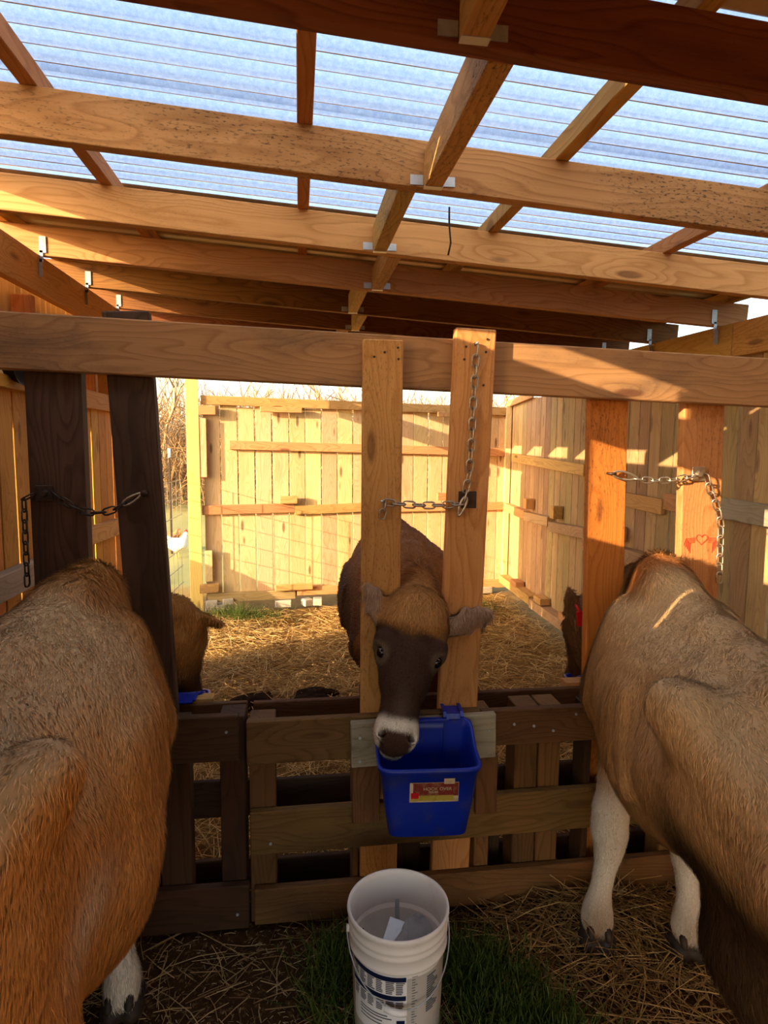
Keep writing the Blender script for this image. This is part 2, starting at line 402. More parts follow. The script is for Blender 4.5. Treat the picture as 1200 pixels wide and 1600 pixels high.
rail_r(.05, 1.02, .16, .15, .085, .10); rail_r(1.03, 2.0, .13, .14, .085, .10, 'picket_grey'); rail_r(2.1, 3.1, 1.27, 1.25, .095, .03); rail_r(2.1, 3.05, .87, .90, .095, .08, 'picket_grey')
rail_r(3.12, 3.62, 1.29, 1.27, .10, .03); rail_r(3.62, 5.2, 1.30, 1.28, .105, .03, 'board_grey'); rail_r(3.1, 5.4, .70, .68, .05, .12, 'picket_grey'); rail_r(2.0, 5.4, .14, .14, .09, .09)
for (u_, z_, h_) in ((.80, 1.04, .10), (1.50, 1.03, .11), (2.62, 1.0, .10)):
    board('spacer_block', wrp(u_, z_-h_/2+.02, .06), wrp(u_, z_+h_/2+.02, .06), .085, .085, NR, 'rail', wr)
for (u_, ) in ((.55,), (1.25,), (1.85,)):
    board('spacer_block', wrp(u_-.09, .215, .07), wrp(u_+.09, .215, .07), .06, .09, NR, 'rail', wr)
board('spacer_block', wrp(3.28, .95, .09), wrp(3.52, .80, .09), .12, .09, NR, 'picket_grey', wr)
board('cap_board', wrp(-.05, 2.07, .04), wrp(.75, 2.12, .04), .07, .02, NR, 'rail', wr)
# scribble in ink on the rail
sq = [wrp(3.50+.055*math.sin(t*2.3)*(.5+.5*math.cos(t*.7)), 1.29+.028*math.sin(t*1.7+.5), .0415) for t in np.linspace(0, 5.5, 36)]
tube('ink_scribble', sq, .0022, 'ink_dark', wr, 4)

wl = empty('wall_left', (-1.15, 2.5, 0), 'left-hand wall of upright amber boards with metal siding above', 'fence', kind='structure')
XW = -1.15
def wlp(y, z, off=0.): return Vector((XW+off, y, z))
y = -1.3
while y < 4.2:
    wd = random.uniform(.118, .135)
    zt = 1.86+random.uniform(-.012, .012)
    board('board', wlp(y, .08), wlp(y, zt), wd, .018, (1, 0, 0), 'picket_amber', wl, .002)
    y += wd+random.choice((.004, .006, .008, .016))
def rail_l(y0, y1, z0, z1, hgt, th=.04, mat='rail'): return board('rail', wlp(y0, z0, .01+th/2), wlp(y1, z1, .01+th/2), hgt, th, (1, 0, 0), mat, wl)
rail_l(-1.2, 2.85, 1.075, 1.06, .10, .05, 'board_grey'); rail_l(3.15, 4.18, 1.12, 1.09, .095, .045, 'rail'); rail_l(2.9, 4.18, 1.835, 1.84, .095, .045, 'picket_amber'); rail_l(-1.2, 2.88, 1.83, 1.835, .05, .05, 'picket_amber')
rail_l(2.9, 4.18, .70, .70, .09, .05, 'picket_amber'); rail_l(-1.2, 4.18, .14, .14, .09, .05, 'rail')
for y in (-1.2, .2, 1.0, 2.6, 3.05, 3.9, 4.16):
    board('wall_stud', wlp(y, .0, -.07), wlp(y, roof_z(XW, y)-BH-.002, -.07), .09, .04, (0, 1, 0), 'stud_gold', wl)
def siding(y0, y1, z0, z1):
    n = int((y1-y0)/.012); ys = np.linspace(y0, y1, n); x = XW-.13+.008*np.clip(np.sin(2*math.pi*ys/.07)*2.2, -1, 1)
    V = np.concatenate([np.stack([x, ys, np.full(n, z0)], -1), np.stack([x, ys, np.full(n, z1)], -1)]); i = np.arange(n-1)
    np_mesh('siding_panel', V, np.stack([i, i+1, i+n+1, i+n], -1), 'siding', wl, smooth=False)
siding(.80, 1.98, 1.70, 2.36); siding(1.98, 2.95, 1.70, 2.38); siding(2.95, 4.2, 1.70, 2.40); siding(-1.3, .2, 1.70, 2.34)  # out-of-view gap between panels, added to let sun onto the right post
siding(-1.3, 1.0, .0, 1.72); siding(1.0, 2.6, 0, 1.72)
board('corner_post', wlp(4.24, -.05, -.02), wlp(4.24, 2.26, -.02), .09, .09, (1, 0, 0), 'stud_gold', wl)

wf_ = empty('shade_fascia', (.5, -1.36, 0), 'added board fascia behind the viewer that shades the rafters', 'wall', kind='structure')  # unseen fascia added to keep front light off the rafter faces
for k in range(24):
    x = -1.18+k*.143; board('board', (x, -1.37, 1.5), (x, -1.37, roof_z(x, -1.37)-.01), .139, .02, (0, 1, 0), 'picket_grey', wf_, .002)
for z in (1.57, 2.1): board('rail', (-1.2, -1.40, z), (2.2, -1.40, z), .09, .04, (0, 1, 0), 'rail', wf_)

# ================================================================ STANCHION FRAME
hb = board('header_beam', (-1.62, 2.034, 1.925), (2.10, 2.034, 1.823), .168, .038, (0, -1, 0), 'fir_header', None, .004)
tag(hb, 'long weathered horizontal header beam with dark knot stain across all the posts', 'beam')
def post(a, b, wd, th, mat, label):
    p = board('stanchion_post', a, b, wd, th, (0, -1, 0), mat, None, .004); return tag(p, label, 'post', 'upright posts of the head gates')
pw = post((-.748, 2.08, -.04), (-.748, 2.08, 1.90), .165, .05, 'post_dark', 'wide dark upright post with chain bracket at the left edge')
pt = post((-.447, 2.078, .02), (-.529, 2.078, 2.01), .138, .045, 'post_dark', 'dark weathered plank post leaning left behind the left pallet')
pc1 = post((.262, 1.992, .02), (.264, 1.992, 1.935), .128, .038, 'stud_gold', 'upright wooden post left of the centre cow head')
pc2 = post((.512, 1.992, .02), (.563, 1.992, 1.978), .134, .038, 'stud_gold', 'slightly leaning wooden post with vertical chain right of the centre cow head')
pr1 = post((1.116, 2.074, -.03), (1.066, 2.074, 1.80), .142, .036, 'stud_orange', 'orange-brown post with carabiner beside the red ear tag')
pr2 = post((1.485, 2.075, -.03), (1.427, 2.075, 1.78), .156, .038, 'stud_gold', 'sunlit post with red heart drawing and steel bracket at right')
# heart and wings drawn on the sunlit post
def strokes(par, cx, cz, y):
    bm = bmesh.new()
    hp = [(cx+.021*1.1*math.sin(t)**3, y, cz+.0013*(13*math.cos(t)-5*math.cos(2*t)-2*math.cos(3*t)-math.cos(4*t))) for t in np.linspace(0, 2*math.pi, 20)]
    tube_bm(bm, hp, .0016, 4)
    for sx in (-1, 1):
        for q in range(5):
            tube_bm(bm, [(cx+sx*(.026+.0*q), y, cz+.004-.004*q), (cx+sx*(.045+.004*(4-q)), y, cz-.004*q+.002), (cx+sx*(.064-.006*q+.004), y, cz-.022-.007*q)], .0014, 4)
    mesh_obj('heart_drawing', bm, 'ink_red', par)
strokes(pr2, 1.446, 1.277, 2.055)
# nails
def nails(par, pts, y):
    for (x, z) in pts:
        bm = bmesh.new(); bmesh.ops.create_cone(bm, cap_ends=True, segments=8, radius1=.004, radius2=.004, depth=.004, matrix=Matrix.Translation((x, y, z)) @ Matrix.Rotation(math.pi/2, 4, 'X'))
        mesh_obj('nail_head', bm, 'rust', par)
nails(pc1, ((.235, 1.88), (.268, 1.895), (.31, 1.91), (.312, 1.875)), 1.972); nails(pc2, ((.53, 1.92), (.56, 1.93), (.60, 1.945), (.596, 1.905), (.525, 1.88), (.59, 1.80)), 1.972)
nails(pr1, ((1.06, .93), (1.09, .95), (1.11, .94), (1.07, .88)), 2.054)

# ================================================================ PALLET FENCE
pl = empty('pallet', (-.32, 2.05, 0), 'dark pallet section beside the left cow, three openings between planks', 'pallet', 'pallet fence sections')
YF, YB = 1.961, 2.15
def plank(par, x0, x1, z0, z1, hgt, y, th=.022, mat='pallet', name='plank'):
    return board(name, (x0, y, z0), (x1, y, z1), hgt, th, (0, -1, 0), mat, par, .003)
plank(pl, -.90, -.197, .668, .667, .152, YF, .03, 'pallet_dark'); plank(pl, -.90, -.172, .092, .082, .152, YF, .03, 'pallet_dark'); 
plank(pl, -.90, -.18, .355, .35, .135, YB, mat='pallet_dark'); plank(pl, -.90, -.185, .70-.045, .70-.045, .10, YB, mat='pallet'); plank(pl, -.9, -.18, .07, .07, .1, YB, mat='pallet')
def vert(par, x0, x1, z0, z1, y=2.02, th=.085, mat='pallet', name='stringer'):
    xc = (x0+x1)/2; return board(name, (xc, y, z0), (xc, y, z1), x1-x0, th, (0, -1, 0), mat, par, .003)
vert(pl, -.455, -.357, .0, .72, 2.013, .07, 'pallet_dark'); vert(pl, -.262, -.181, 0, .725, 2.03, .10, 'pallet_dark'); vert(pl, -.86, -.77, 0, .70, 2.015, .07, 'pallet_dark')
plank(pl, -.41, -.305, .70, .70, .035, 2.185, .05, 'rail', 'cleat_block')
pr = empty('pallet', (.5, 2.05, 0), 'long brown pallet section carrying the blue feed bucket', 'pallet', 'pallet fence sections')
plank(pr, -.173, .60, .646, .649, .145, YF, .03); plank(pr, .603, 1.62, .653, .655, .125, YF, .03)
plank(pr, -.165, 1.62, .335, .345, .15, YF, .03); plank(pr, -.155, 1.62, .076, .074, .125, YF, .03)
plank(pr, -.165, 1.62, .655, .655, .095, YB); plank(pr, -.12, 1.62, .36, .355, .105, YB, mat='pallet_dark'); plank(pr, -.12, 1.62, .06, .06, .10, YB, mat='pallet_dark')
for (a, b, z0, z1, mt) in ((-.168, -.083, .0, .705, 'pallet'), (.172, .192, .0, .60, 'pallet'), (.60, .652, .0, .70, 'pallet'), (.738, .82, .0, .712, 'pallet'), (.826, .904, .0, .712, 'pallet'), (.995, 1.02, 0, .7, 'pallet_dark'), (1.3, 1.38, 0, .7, 'pallet')):
    vert(pr, a, b, z0, z1, 2.027, .095, mt)
for (a, b) in ((.168, .258), (.585, .66)): vert(pr, a, b, .36, .57, 1.935, .02, 'pallet', 'batten')
for (a, b) in ((.69, .73), (.335, .43)): vert(pr, a, b, .02, .25, 2.11, .04, 'pallet_dark', 'batten')
plank(pr, .162, .648, .634, .642, .152, 1.931, .028, 'board_grey', 'cleat_board')
plank(pr, 1.0, 1.11, .70, .70, .035, 2.185, .05, 'rail', 'cleat_block')
for (x, z, par) in ((-.235, .69, pl), (-.44, .64, pl), (-.21, .06, pl), (.72, .665, pr), (.79, .655, pr), (.86, .635, pr), (.94, .69, pr), (.19, .66, pr), (.19, .58, pr), (.62, .66, pr), (.2, .42, pr), (-.1, .30, pr)):
    bm = bmesh.new(); bmesh.ops.create_cone(bm, cap_ends=True, segments=8, radius1=.0045, radius2=.0045, depth=.004, matrix=Matrix.Translation((x, 1.9445 if not (.15 < x < .7 and z > .55) else 1.916, z)) @ Matrix.Rotation(math.pi/2, 4, 'X'))
    mesh_obj('nail_head', bm, 'galv', par)

# ================================================================ CHAINS
def link_mesh(wide=.0105, half=.0125, r=.0031):
    bm = bmesh.new(); pts = []
    for t in np.linspace(-math.pi/2, math.pi/2, 5): pts.append((half+wide*math.cos(t)*.9, wide*math.sin(t), 0))
    for t in np.linspace(math.pi/2, 3*math.pi/2, 5): pts.append((-half+wide*math.cos(t)*.9, wide*math.sin(t), 0))
    tube_bm(bm, pts, r, 4, True)
    me = bpy.data.meshes.new('link'); bm.to_mesh(me); bm.free()
    me.polygons.foreach_set('use_smooth', [True]*len(me.polygons)); return me
LINKS = {}
def links(par, pts, mat, pitch=.0335, roll0=0., face=(0, -1, 0)):
    if mat not in LINKS:
        LINKS[mat] = link_mesh(); LINKS[mat].materials.append(MATS[mat])
    pts = [Vector(p) for p in pts]; seg = [(pts[i+1]-pts[i]).length for i in range(len(pts)-1)]; T = sum(seg)
    n = max(1, round(T/pitch)); st = T/n
    for k in range(n):
        s_ = (k+.5)*st; i = 0
        while i < len(seg)-1 and s_ > seg[i]: s_ -= seg[i]; i += 1
        p = pts[i].lerp(pts[i+1], s_/seg[i]); d = pts[i+1]-pts[i]
        mw = frame(d, face) @ Matrix.Rotation(math.radians(12 if k % 2 else 78)+roll0, 4, 'X') @ Matrix.Diagonal((st/.0335, 1, 1, 1)); mw.translation = p
        reg(bpy.data.objects.new('link', LINKS[mat]), mw, par)
def sag(a, b, dip, n=14):
    a, b = Vector(a), Vector(b)
    return [a.lerp(b, t)-Vector((0, 0, dip*4*t*(1-t))) for t in np.linspace(0, 1, n)]
def plate(par, x, y, z, sz, mat):
    board('bracket_plate', (x-sz/2, y, z), (x+sz/2, y, z), sz, .006, (0, -1, 0), mat, par, .002)
    bm = bmesh.new(); bmesh.ops.create_cone(bm, cap_ends=True, segments=10, radius1=.014, radius2=.009, depth=.012, matrix=Matrix.Translation((x, y-.008, z)) @ Matrix.Rotation(math.pi/2, 4, 'X'))
    mesh_obj('bolt_head', bm, mat, par, smooth=False)
def carabiner(par, a, b, wdt, mat, y):
    a, b = Vector(a), Vector(b); d = (b-a); L = d.length; d.normalize(); n = Vector((-d.z, 0, d.x))
    pts = [a+d*(L*(.5-.5*math.cos(t)))+n*(wdt*math.sin(t)*(.75+.25*math.cos(t))) for t in np.linspace(0, 2*math.pi, 17)[:-1]]
    tube('carabiner', pts, .0042, mat, par, 6, True)
c = empty('chain', (-.786, 2.04, 1.45), 'dark rusty chain sagging between the two dark posts at left', 'chain', 'head gate chains')
plate(c, -.785, 2.048, 1.447, .05, 'chain_dark')
links(c, sag((-.755, 2.036, 1.452), (-.545, 2.036, 1.415), .045), 'chain_dark'); links(c, [(-.812, 2.04, 1.445), (-.84, 2.036, 1.43), (-.843, 2.036, 1.16)], 'chain_dark', roll0=.5)
carabiner(c, (-.55, 2.036, 1.412), (-.493, 2.036, 1.447), .012, 'chain_steel', 2.036)
tube('eye_bolt', [(-.485, 2.056, 1.448), (-.485, 2.03, 1.448)], .011, 'rust', c, 8)
c = empty('chain', (.56, 1.96, 1.93), 'steel chain hanging down the centre right post and across to the left one', 'chain', 'head gate chains')
links(c, [(.5625, 1.966, 1.925), (.556, 1.964, 1.75), (.552, 1.963, 1.60), (.547, 1.963, 1.51), (.528, 1.962, 1.425)], 'chain_steel')
links(c, sag((.528, 1.960, 1.418), (.27, 1.962, 1.424), .008), 'chain_steel'); links(c, [(.272, 1.962, 1.424), (.262, 1.964, 1.372)], 'chain_steel', pitch=.027)
carabiner(c, (.536, 1.955, 1.44), (.512, 1.955, 1.378), .012, 'chain_steel', 1.955)
board('eye_plate', (.515, 1.9705, 1.43), (.575, 1.9705, 1.43), .055, .004, (0, -1, 0), 'rust', c)
tube('nail', [(.5625, 1.99, 1.928), (.5625, 1.955, 1.93)], .004, 'galv', c); tube('nail', [(.262, 1.99, 1.425), (.262, 1.957, 1.427)], .004, 'galv', c)
c = empty('chain', (1.41, 2.04, 1.52), 'pale steel chain across the right posts and hanging beside the heart drawing', 'chain', 'head gate chains')
plate(c, 1.412, 2.047, 1.513, .05, 'chain_steel')
links(c, sag((1.39, 2.036, 1.508), (1.165, 2.036, 1.497), .012), 'chain_steel'); links(c, [(1.436, 2.036, 1.51), (1.452, 2.036, 1.46), (1.49, 2.036, 1.385), (1.505, 2.036, 1.33), (1.513, 2.036, 1.12)], 'chain_steel')
carabiner(c, (1.083, 2.036, 1.514), (1.175, 2.036, 1.497), .017, 'chain_steel', 2.036)
tube('eye_bolt', [(1.072, 2.056, 1.514), (1.072, 2.034, 1.514), (1.092, 2.032, 1.514)], .005, 'rust', c)

# ================================================================ BLUE HOOK-OVER BUCKETS
def feed_bucket(cx, cy, z0, z1, wt, wb_, dt, db, rz, label, sticker=False, hookz=.745):
    e = empty('feed_bucket', (cx, cy, z0), label, 'bucket', 'blue hook-over feed buckets')
    N = 40; R = Matrix.Rotation(rz, 4, 'Z')
    def ring(w_, d_, z, ins, rise):
        o = []
        for k in range(N):
            t = 2*math.pi*k/N; c_, s_ = math.cos(t), math.sin(t); p = .28
            x = math.copysign(abs(c_)**p, c_)*(w_/2-ins); yv = math.copysign(abs(s_)**p, s_)*(d_/2-ins)
            f = max(0, (yv/(d_/2)+.25)/1.25); f = f*f*(3-2*f)
            o.append(R @ Vector((x, yv+(dt-d_)/2*.65, z+rise*f))+Vector((cx, cy, 0)))
        return o
    bm = bmesh.new(); rings = []
    for (f, ins) in ((0, .012), (.03, .002), (.5, 0), (.93, 0), (.94, -.006), (1.0, -.006), (1.0, .004), (.9, .005), (.5, .005), (.06, .006), (.045, .02)):
        rings.append([bm.verts.new(v) for v in ring(lerp(wb_, wt, f), lerp(db, dt, f), lerp(z0, z1, f), ins, .065*f*f)])
    for a, b in zip(rings[:-1], rings[1:]):
        for k in range(N): bm.faces.new((a[k], a[(k+1) % N], b[(k+1) % N], b[k]))
    bm.faces.new(rings[0][::-1]); bm.faces.new(rings[-1])
    bmesh.ops.recalc_face_normals(bm, faces=bm.faces[:])
    mesh_obj('bucket_shell', bm, 'blue_plastic', e, smooth=True)
    def Q(x, y, z): return R @ Vector((x, y, 0))+Vector((cx, cy, z))
    # hooks going over the plank, back bar between them
    for sx in (-1, 1):
        bm = bmesh.new(); pr_ = [(dt/2-.012, z1-.08), (dt/2-.006, hookz-.012), (dt/2+.008, hookz), (dt/2+.06, hookz), (dt/2+.075, hookz-.003)]
        for q in range(len(pr_)-1):
            a, b = pr_[q], pr_[q+1]; x0 = sx*wt*.33
            for x1, wd_, ex in ((x0, .045, 0), (x0-.028, .01, .008), (x0+.028, .01, .008)):
                va = [Q(x1-wd_/2, a[0], a[1]+ex), Q(x1+wd_/2, a[0], a[1]+ex), Q(x1+wd_/2, b[0], b[1]+ex), Q(x1-wd_/2, b[0], b[1]+ex)]
                nrm = (Vector(va[1])-Vector(va[0])).cross(Vector(va[3])-Vector(va[0])).normalized()*.005
                vv = [bm.verts.new(v) for v in va]+[bm.verts.new(v+nrm) for v in va]
                for f_ in ((0, 1, 2, 3), (7, 6, 5, 4), (0, 4, 5, 1), (1, 5, 6, 2), (2, 6, 7, 3), (3, 7, 4, 0)): bm.faces.new([vv[i] for i in f_])
        bmesh.ops.recalc_face_normals(bm, faces=bm.faces[:]); mesh_obj('hook', bm, 'blue_plastic', e)
    board('back_bar', Q(-wt*.28, dt/2-.006, hookz-.012), Q(wt*.28, dt/2-.006, hookz-.012), .018, .010, R @ Vector((0, 0, 1)), 'blue_plastic', e)
    if sticker:
        f0, f1 = .60, .93
        def S(u_, f, off): # on the front face
            d_ = lerp(db, dt, f); return R @ Vector((u_, -d_/2+(dt-d_)/2*.65-off, 0))+Vector((cx, cy, lerp(z0, z1, f)))
        def patch(name, u0, u1, fa, fb, off, mat, par):
            bm = bmesh.new(); v = [bm.verts.new(S(u0, fa, off)), bm.verts.new(S(u1, fa, off)), bm.verts.new(S(u1, fb, off)), bm.verts.new(S(u0, fb, off))]
            v2 = [bm.verts.new(S(u0, fa, off-.0006)), bm.verts.new(S(u1, fa, off-.0006)), bm.verts.new(S(u1, fb, off-.0006)), bm.verts.new(S(u0, fb, off-.0006))]
            bm.faces.new(v); 
            for i in range(4): bm.faces.new((v[i], v2[i], v2[(i+1) % 4], v[(i+1) % 4]))
            return mesh_obj(name, bm, mat, par)
        st = patch('sticker', -.062, .085, .545, .82, .0028, 'sticker_cream', e)
        st['label'] = 'torn paper product sticker on the bucket front'
        patch('sticker_panel', -.052, .084, .63, .815, .0034, 'sticker_red', st); patch('sticker_panel', -.058, .07, .565, .64, .0038, 'sticker_yellow', st); patch('sticker_tab', .040, .072, .80, .875, .0042, 'sticker_cream', st)
        patch('sticker_panel', -.058, -.035, .60, .68, .0042, 'tag_red', st)
        for txt, u0, f_, sz, mt in (('HOOK OVER', -.022, .715, .0108, 'sticker_cream'), ('FEEDER', -.006, .678, .0066, 'sticker_cream')):
            cu = bpy.data.curves.new('t', 'FONT'); cu.body = txt; cu.size = sz*1.35; cu.extrude = .0002
            to = bpy.data.objects.new('t', cu); COL.objects.link(to); dg = bpy.context.evaluated_depsgraph_get()
            me = bpy.data.meshes.new_from_object(to.evaluated_get(dg)); bpy.data.objects.remove(to)
            me.materials.clear(); me.materials.append(MATS[mt])
            px, py = S(u0, f_, .0048), S(u0+.01, f_, .0048); pz = S(u0, f_+.1, .0048)
            X = (py-px).normalized(); Yv = (pz-px).normalized(); Z = X.cross(Yv)
            mw = Matrix((X, Yv, Z)).transposed().to_4x4(); mw.translation = px
            reg(bpy.data.objects.new('lettering', me), mw, st)
    return e
feed_bucket(.388, 1.808, .415, .655, .305, .245, .205, .165, math.radians(-4), 'royal blue feed bucket with torn sticker hooked on the grey board', True, .727)
feed_bucket(-.475, 2.285, .46, .665, .26, .21, .19, .15, math.pi, 'blue bucket behind the pallet under the left cow nose', False, .722)
feed_bucket(1.215, 2.285, .46, .665, .26, .21, .19, .15, math.pi, 'blue bucket behind the pallet under the red-tagged cow', False, .722)

# ================================================================ WHITE BUCKET
wbk = empty('plastic_bucket', (.265, 1.576, 0), 'white plastic pail with printed label and wire handle on the ground', 'bucket')
cx, cy = .265, 1.576
def lathe(name, prof, mat, par, seg=56, c=(cx, cy)):
    bm = bmesh.new(); rings = []
    for (r, z) in prof: rings.append([bm.verts.new((c[0]+r*math.cos(2*math.pi*k/seg), c[1]+r*math.sin(2*math.pi*k/seg), z)) for k in range(seg)])
    for a, b in zip(rings[:-1], rings[1:]):
        for k in range(seg): bm.faces.new((a[k], a[(k+1) % seg], b[(k+1) % seg], b[k]))
    bm.faces.new(rings[0][::-1]); bm.faces.new(rings[-1])
    bmesh.ops.recalc_face_normals(bm, faces=bm.faces[:])
    return mesh_obj(name, bm, mat, par, smooth=True)
def br_(z): return .121+.0105*z/.345
lathe('pail_body', [(.115, 0), (.121, .004), (br_(.245), .245), (.1365, .247), (.137, .252), (.1345, .256), (.1335, .280), (.137, .283), (.1375, .288), (.1345, .292), (.134, .300), (.138, .303), (.138, .308), (.1345, .312), (.1345, .322), (.140, .330), (.1415, .338), (.140, .345), (.136, .346), (.133, .342), (.1305, .33), (.1285, .24), (.117, .012), (.10, .010)], 'white_plastic', wbk)
def wrap(name, a0, a1, z0, z1, off, mat, par, seg=14):
    bm = bmesh.new(); lo_ = []; hi_ = []
    for k in range(seg+1):
        t = math.radians(lerp(a0, a1, k/seg))
        for L_, z in ((lo_, z0), (hi_, z1)): r = br_(z)+off; L_.append(bm.verts.new((cx+r*math.cos(t), cy+r*math.sin(t), z)))
    for k in range(seg): bm.faces.new((lo_[k], lo_[k+1], hi_[k+1], hi_[k]))
    return mesh_obj(name, bm, mat, par, smooth=True)
# -90 deg faces the camera
lb = wrap('printed_label', -165, -88, .06, .238, .0005, 'grip_white', wbk); lb['label'] = 'navy and white printed chart on the pail'
for (z0, z1) in ((.222, .236), (.168, .182)): wrap('navy_stripe', -165, -89, z0, z1, .0009, 'navy', lb)
for (zb_, zt_) in ((.186, .220), (.135, .166)):
    for q in range(6):
        a0 = -162+q*12.2
        for z in np.arange(zb_, zt_-.001, .0052): wrap('print_line', a0, a0+10.6-random.uniform(0, 4), z, z+.0034, .0009, 'print_grey', lb, 3)
wrap('print_block', -100, -90, .085, .11, .0009, 'navy', lb, 4)
for z in (.118, .11, .1, .09): wrap('print_line', -150, -104-random.uniform(0, 15), z, z+.0035, .0009, 'print_grey', lb, 8)
for q in range(22):
    z = .232-q*.0078; wrap('scale_mark', -82, -78 if q % 3 else -75, z, z+.0018, .0009, 'print_grey', wbk, 2)
for q in range(16):
    z = .215-q*.0068; wrap('print_line', -62, -47-5*math.sin(q*1.3), z, z+.0036, .0009, 'print_grey', wbk, 4)
hp = []
for t in np.linspace(0, 1, 25):
    a = math.radians(lerp(-180, 0, t)); hp.append((cx+.1425*math.cos(a), cy+.1425*math.sin(a), .285-.128*math.sin(math.pi*t)))
tube('wire_handle', hp, .0018, 'galv', wbk)
tube('handle_grip', [Vector(hp[9])+Vector((0, -.008, 0)), Vector(hp[10])+Vector((0, -.009, 0)), Vector(hp[11])+Vector((0, -.009, 0)), Vector(hp[12])+Vector((0, -.008, 0))], .0085, 'grip_white', wbk, 10)
for sx in (-1, 1): tube('handle_ear', [(cx+sx*.132, cy, .283), (cx+sx*.143, cy, .284)], .010, 'white_plastic', wbk, 8)
# scrap in the pail
def scrap(label, pts, mat='galv'):
    bm = bmesh.new(); v = [bm.verts.new(p) for p in pts]; f = bm.faces.new(v)
    r = bmesh.ops.extrude_face_region(bm, geom=[f]); n = f.normal.copy(); bm.normal_update()
    bmesh.ops.translate(bm, vec=f.normal*.003, verts=[g_ for g_ in r['geom'] if isinstance(g_, bmesh.types.BMVert)])
    bmesh.ops.recalc_face_normals(bm, faces=bm.faces[:])
    tag(mesh_obj('metal_scrap', bm, mat, None), label, 'scrap', 'metal offcuts in the pail')
th = np.linspace(0, math.pi, 9)
scrap('large bright curved sheet metal offcut in the white pail', [(cx+.055+.055*math.cos(t), cy+.035*math.sin(t)-.012, .20+.09*math.sin(t)) for t in th]+[(cx+.005, cy-.06, .16), (cx+.10, cy-.05, .16)])
scrap('bent grey sheet metal strip in the white pail', [(cx-.07, cy-.045, .20), (cx-.02, cy-.065, .18), (cx+.03, cy+.02, .265), (cx-.015, cy+.045, .268)])
scrap('small dark metal triangle at the left inside the white pail', [(cx-.108, cy-.005, .20), (cx-.088, cy-.045, .20), (cx-.098, cy+.005, .275)], 'print_grey')
scrap('upright sliver of metal against the back of the white pail', [(cx+.005, cy+.075, .18), (cx+.02, cy+.075, .18), (cx+.018, cy+.09, .285), (cx+.006, cy+.09, .285)])
scrap('dark flat plate lying deep in the white pail', [(cx-.04, cy-.05, .205), (cx+.03, cy-.07, .20), (cx+.03, cy-.01, .215), (cx-.03, cy+.0, .22)], 'print_grey')

# ================================================================ CATTLE
def surface_nets(F, org, h):
    S = F < 0; nx_, ny_, nz_ = F.shape
    cs = [S[i:nx_-1+i, j:ny_-1+j, k:nz_-1+k] for i in (0, 1) for j in (0, 1) for k in (0, 1)]
    cnt = sum(c_.astype(np.int8) for c_ in cs); act = (cnt > 0) & (cnt < 8)
    I = np.argwhere(act); vid = -np.ones(act.shape, int); vid[act] = np.arange(len(I))
    acc = np.zeros((len(I), 3)); num = np.zeros(len(I))
    cr = [np.array((i, j, k)) for i in (0, 1) for j in (0, 1) for k in (0, 1)]
    for a in range(8):
        for b in range(a+1, 8):
            if np.abs(cr[a]-cr[b]).sum() != 1: continue
            fa = F[tuple((I+cr[a]).T)]; fb = F[tuple((I+cr[b]).T)]
            mk = (fa < 0) != (fb < 0); t = np.where(mk, fa/np.where(mk, fa-fb, 1), 0)
            acc += mk[:, None]*(cr[a]+t[:, None]*(cr[b]-cr[a])); num += mk
    V = (I+acc/num[:, None])*h+org; Q = []
    for ax in range(3):
        o1, o2 = [(1, 2), (2, 0), (0, 1)][ax]
        sl0 = [slice(None)]*3; sl1 = [slice(None)]*3; sl0[ax] = slice(0, -1); sl1[ax] = slice(1, None)
        d = S[tuple(sl0)].astype(int)-S[tuple(sl1)].astype(int)
        E_ = np.argwhere(d != 0)
        E_ = E_[(E_[:, o1] > 0) & (E_[:, o2] > 0) & (E_[:, o1] < F.shape[o1]-1) & (E_[:, o2] < F.shape[o2]-1)]
        sg = d[tuple(E_.T)]; e1 = np.zeros(3, int); e1[o1] = 1; e2 = np.zeros(3, int); e2[o2] = 1
        q = np.stack([vid[tuple((E_-e1-e2).T)], vid[tuple((E_-e2).T)], vid[tuple(E_.T)], vid[tuple((E_-e1).T)]], -1)
        q[sg < 0] = q[sg < 0][:, ::-1]; Q.append(q)
    Q = np.concatenate(Q); Q = Q[(Q >= 0).all(1)]
    for _ in range(2):                                   # relax
        sm = np.zeros_like(V); n_ = np.zeros(len(V))
        for i in range(4):
            np.add.at(sm, Q[:, i], V[Q[:, (i+1) % 4]]); np.add.at(sm, Q[:, i], V[Q[:, i-1]]); np.add.at(n_, Q[:, i], 2)
        V = V*.5+.5*sm/np.maximum(n_, 1)[:, None]
    return V, Q
def vnormals(V, Q):
    fn = np.cross(V[Q[:, 2]]-V[Q[:, 0]], V[Q[:, 3]]-V[Q[:, 1]]); N = np.zeros_like(V)
    for i in range(4): np.add.at(N, Q[:, i], fn)
    return N/np.maximum(np.linalg.norm(N, axis=1), 1e-9)[:, None], np.linalg.norm(fn, axis=1)/2
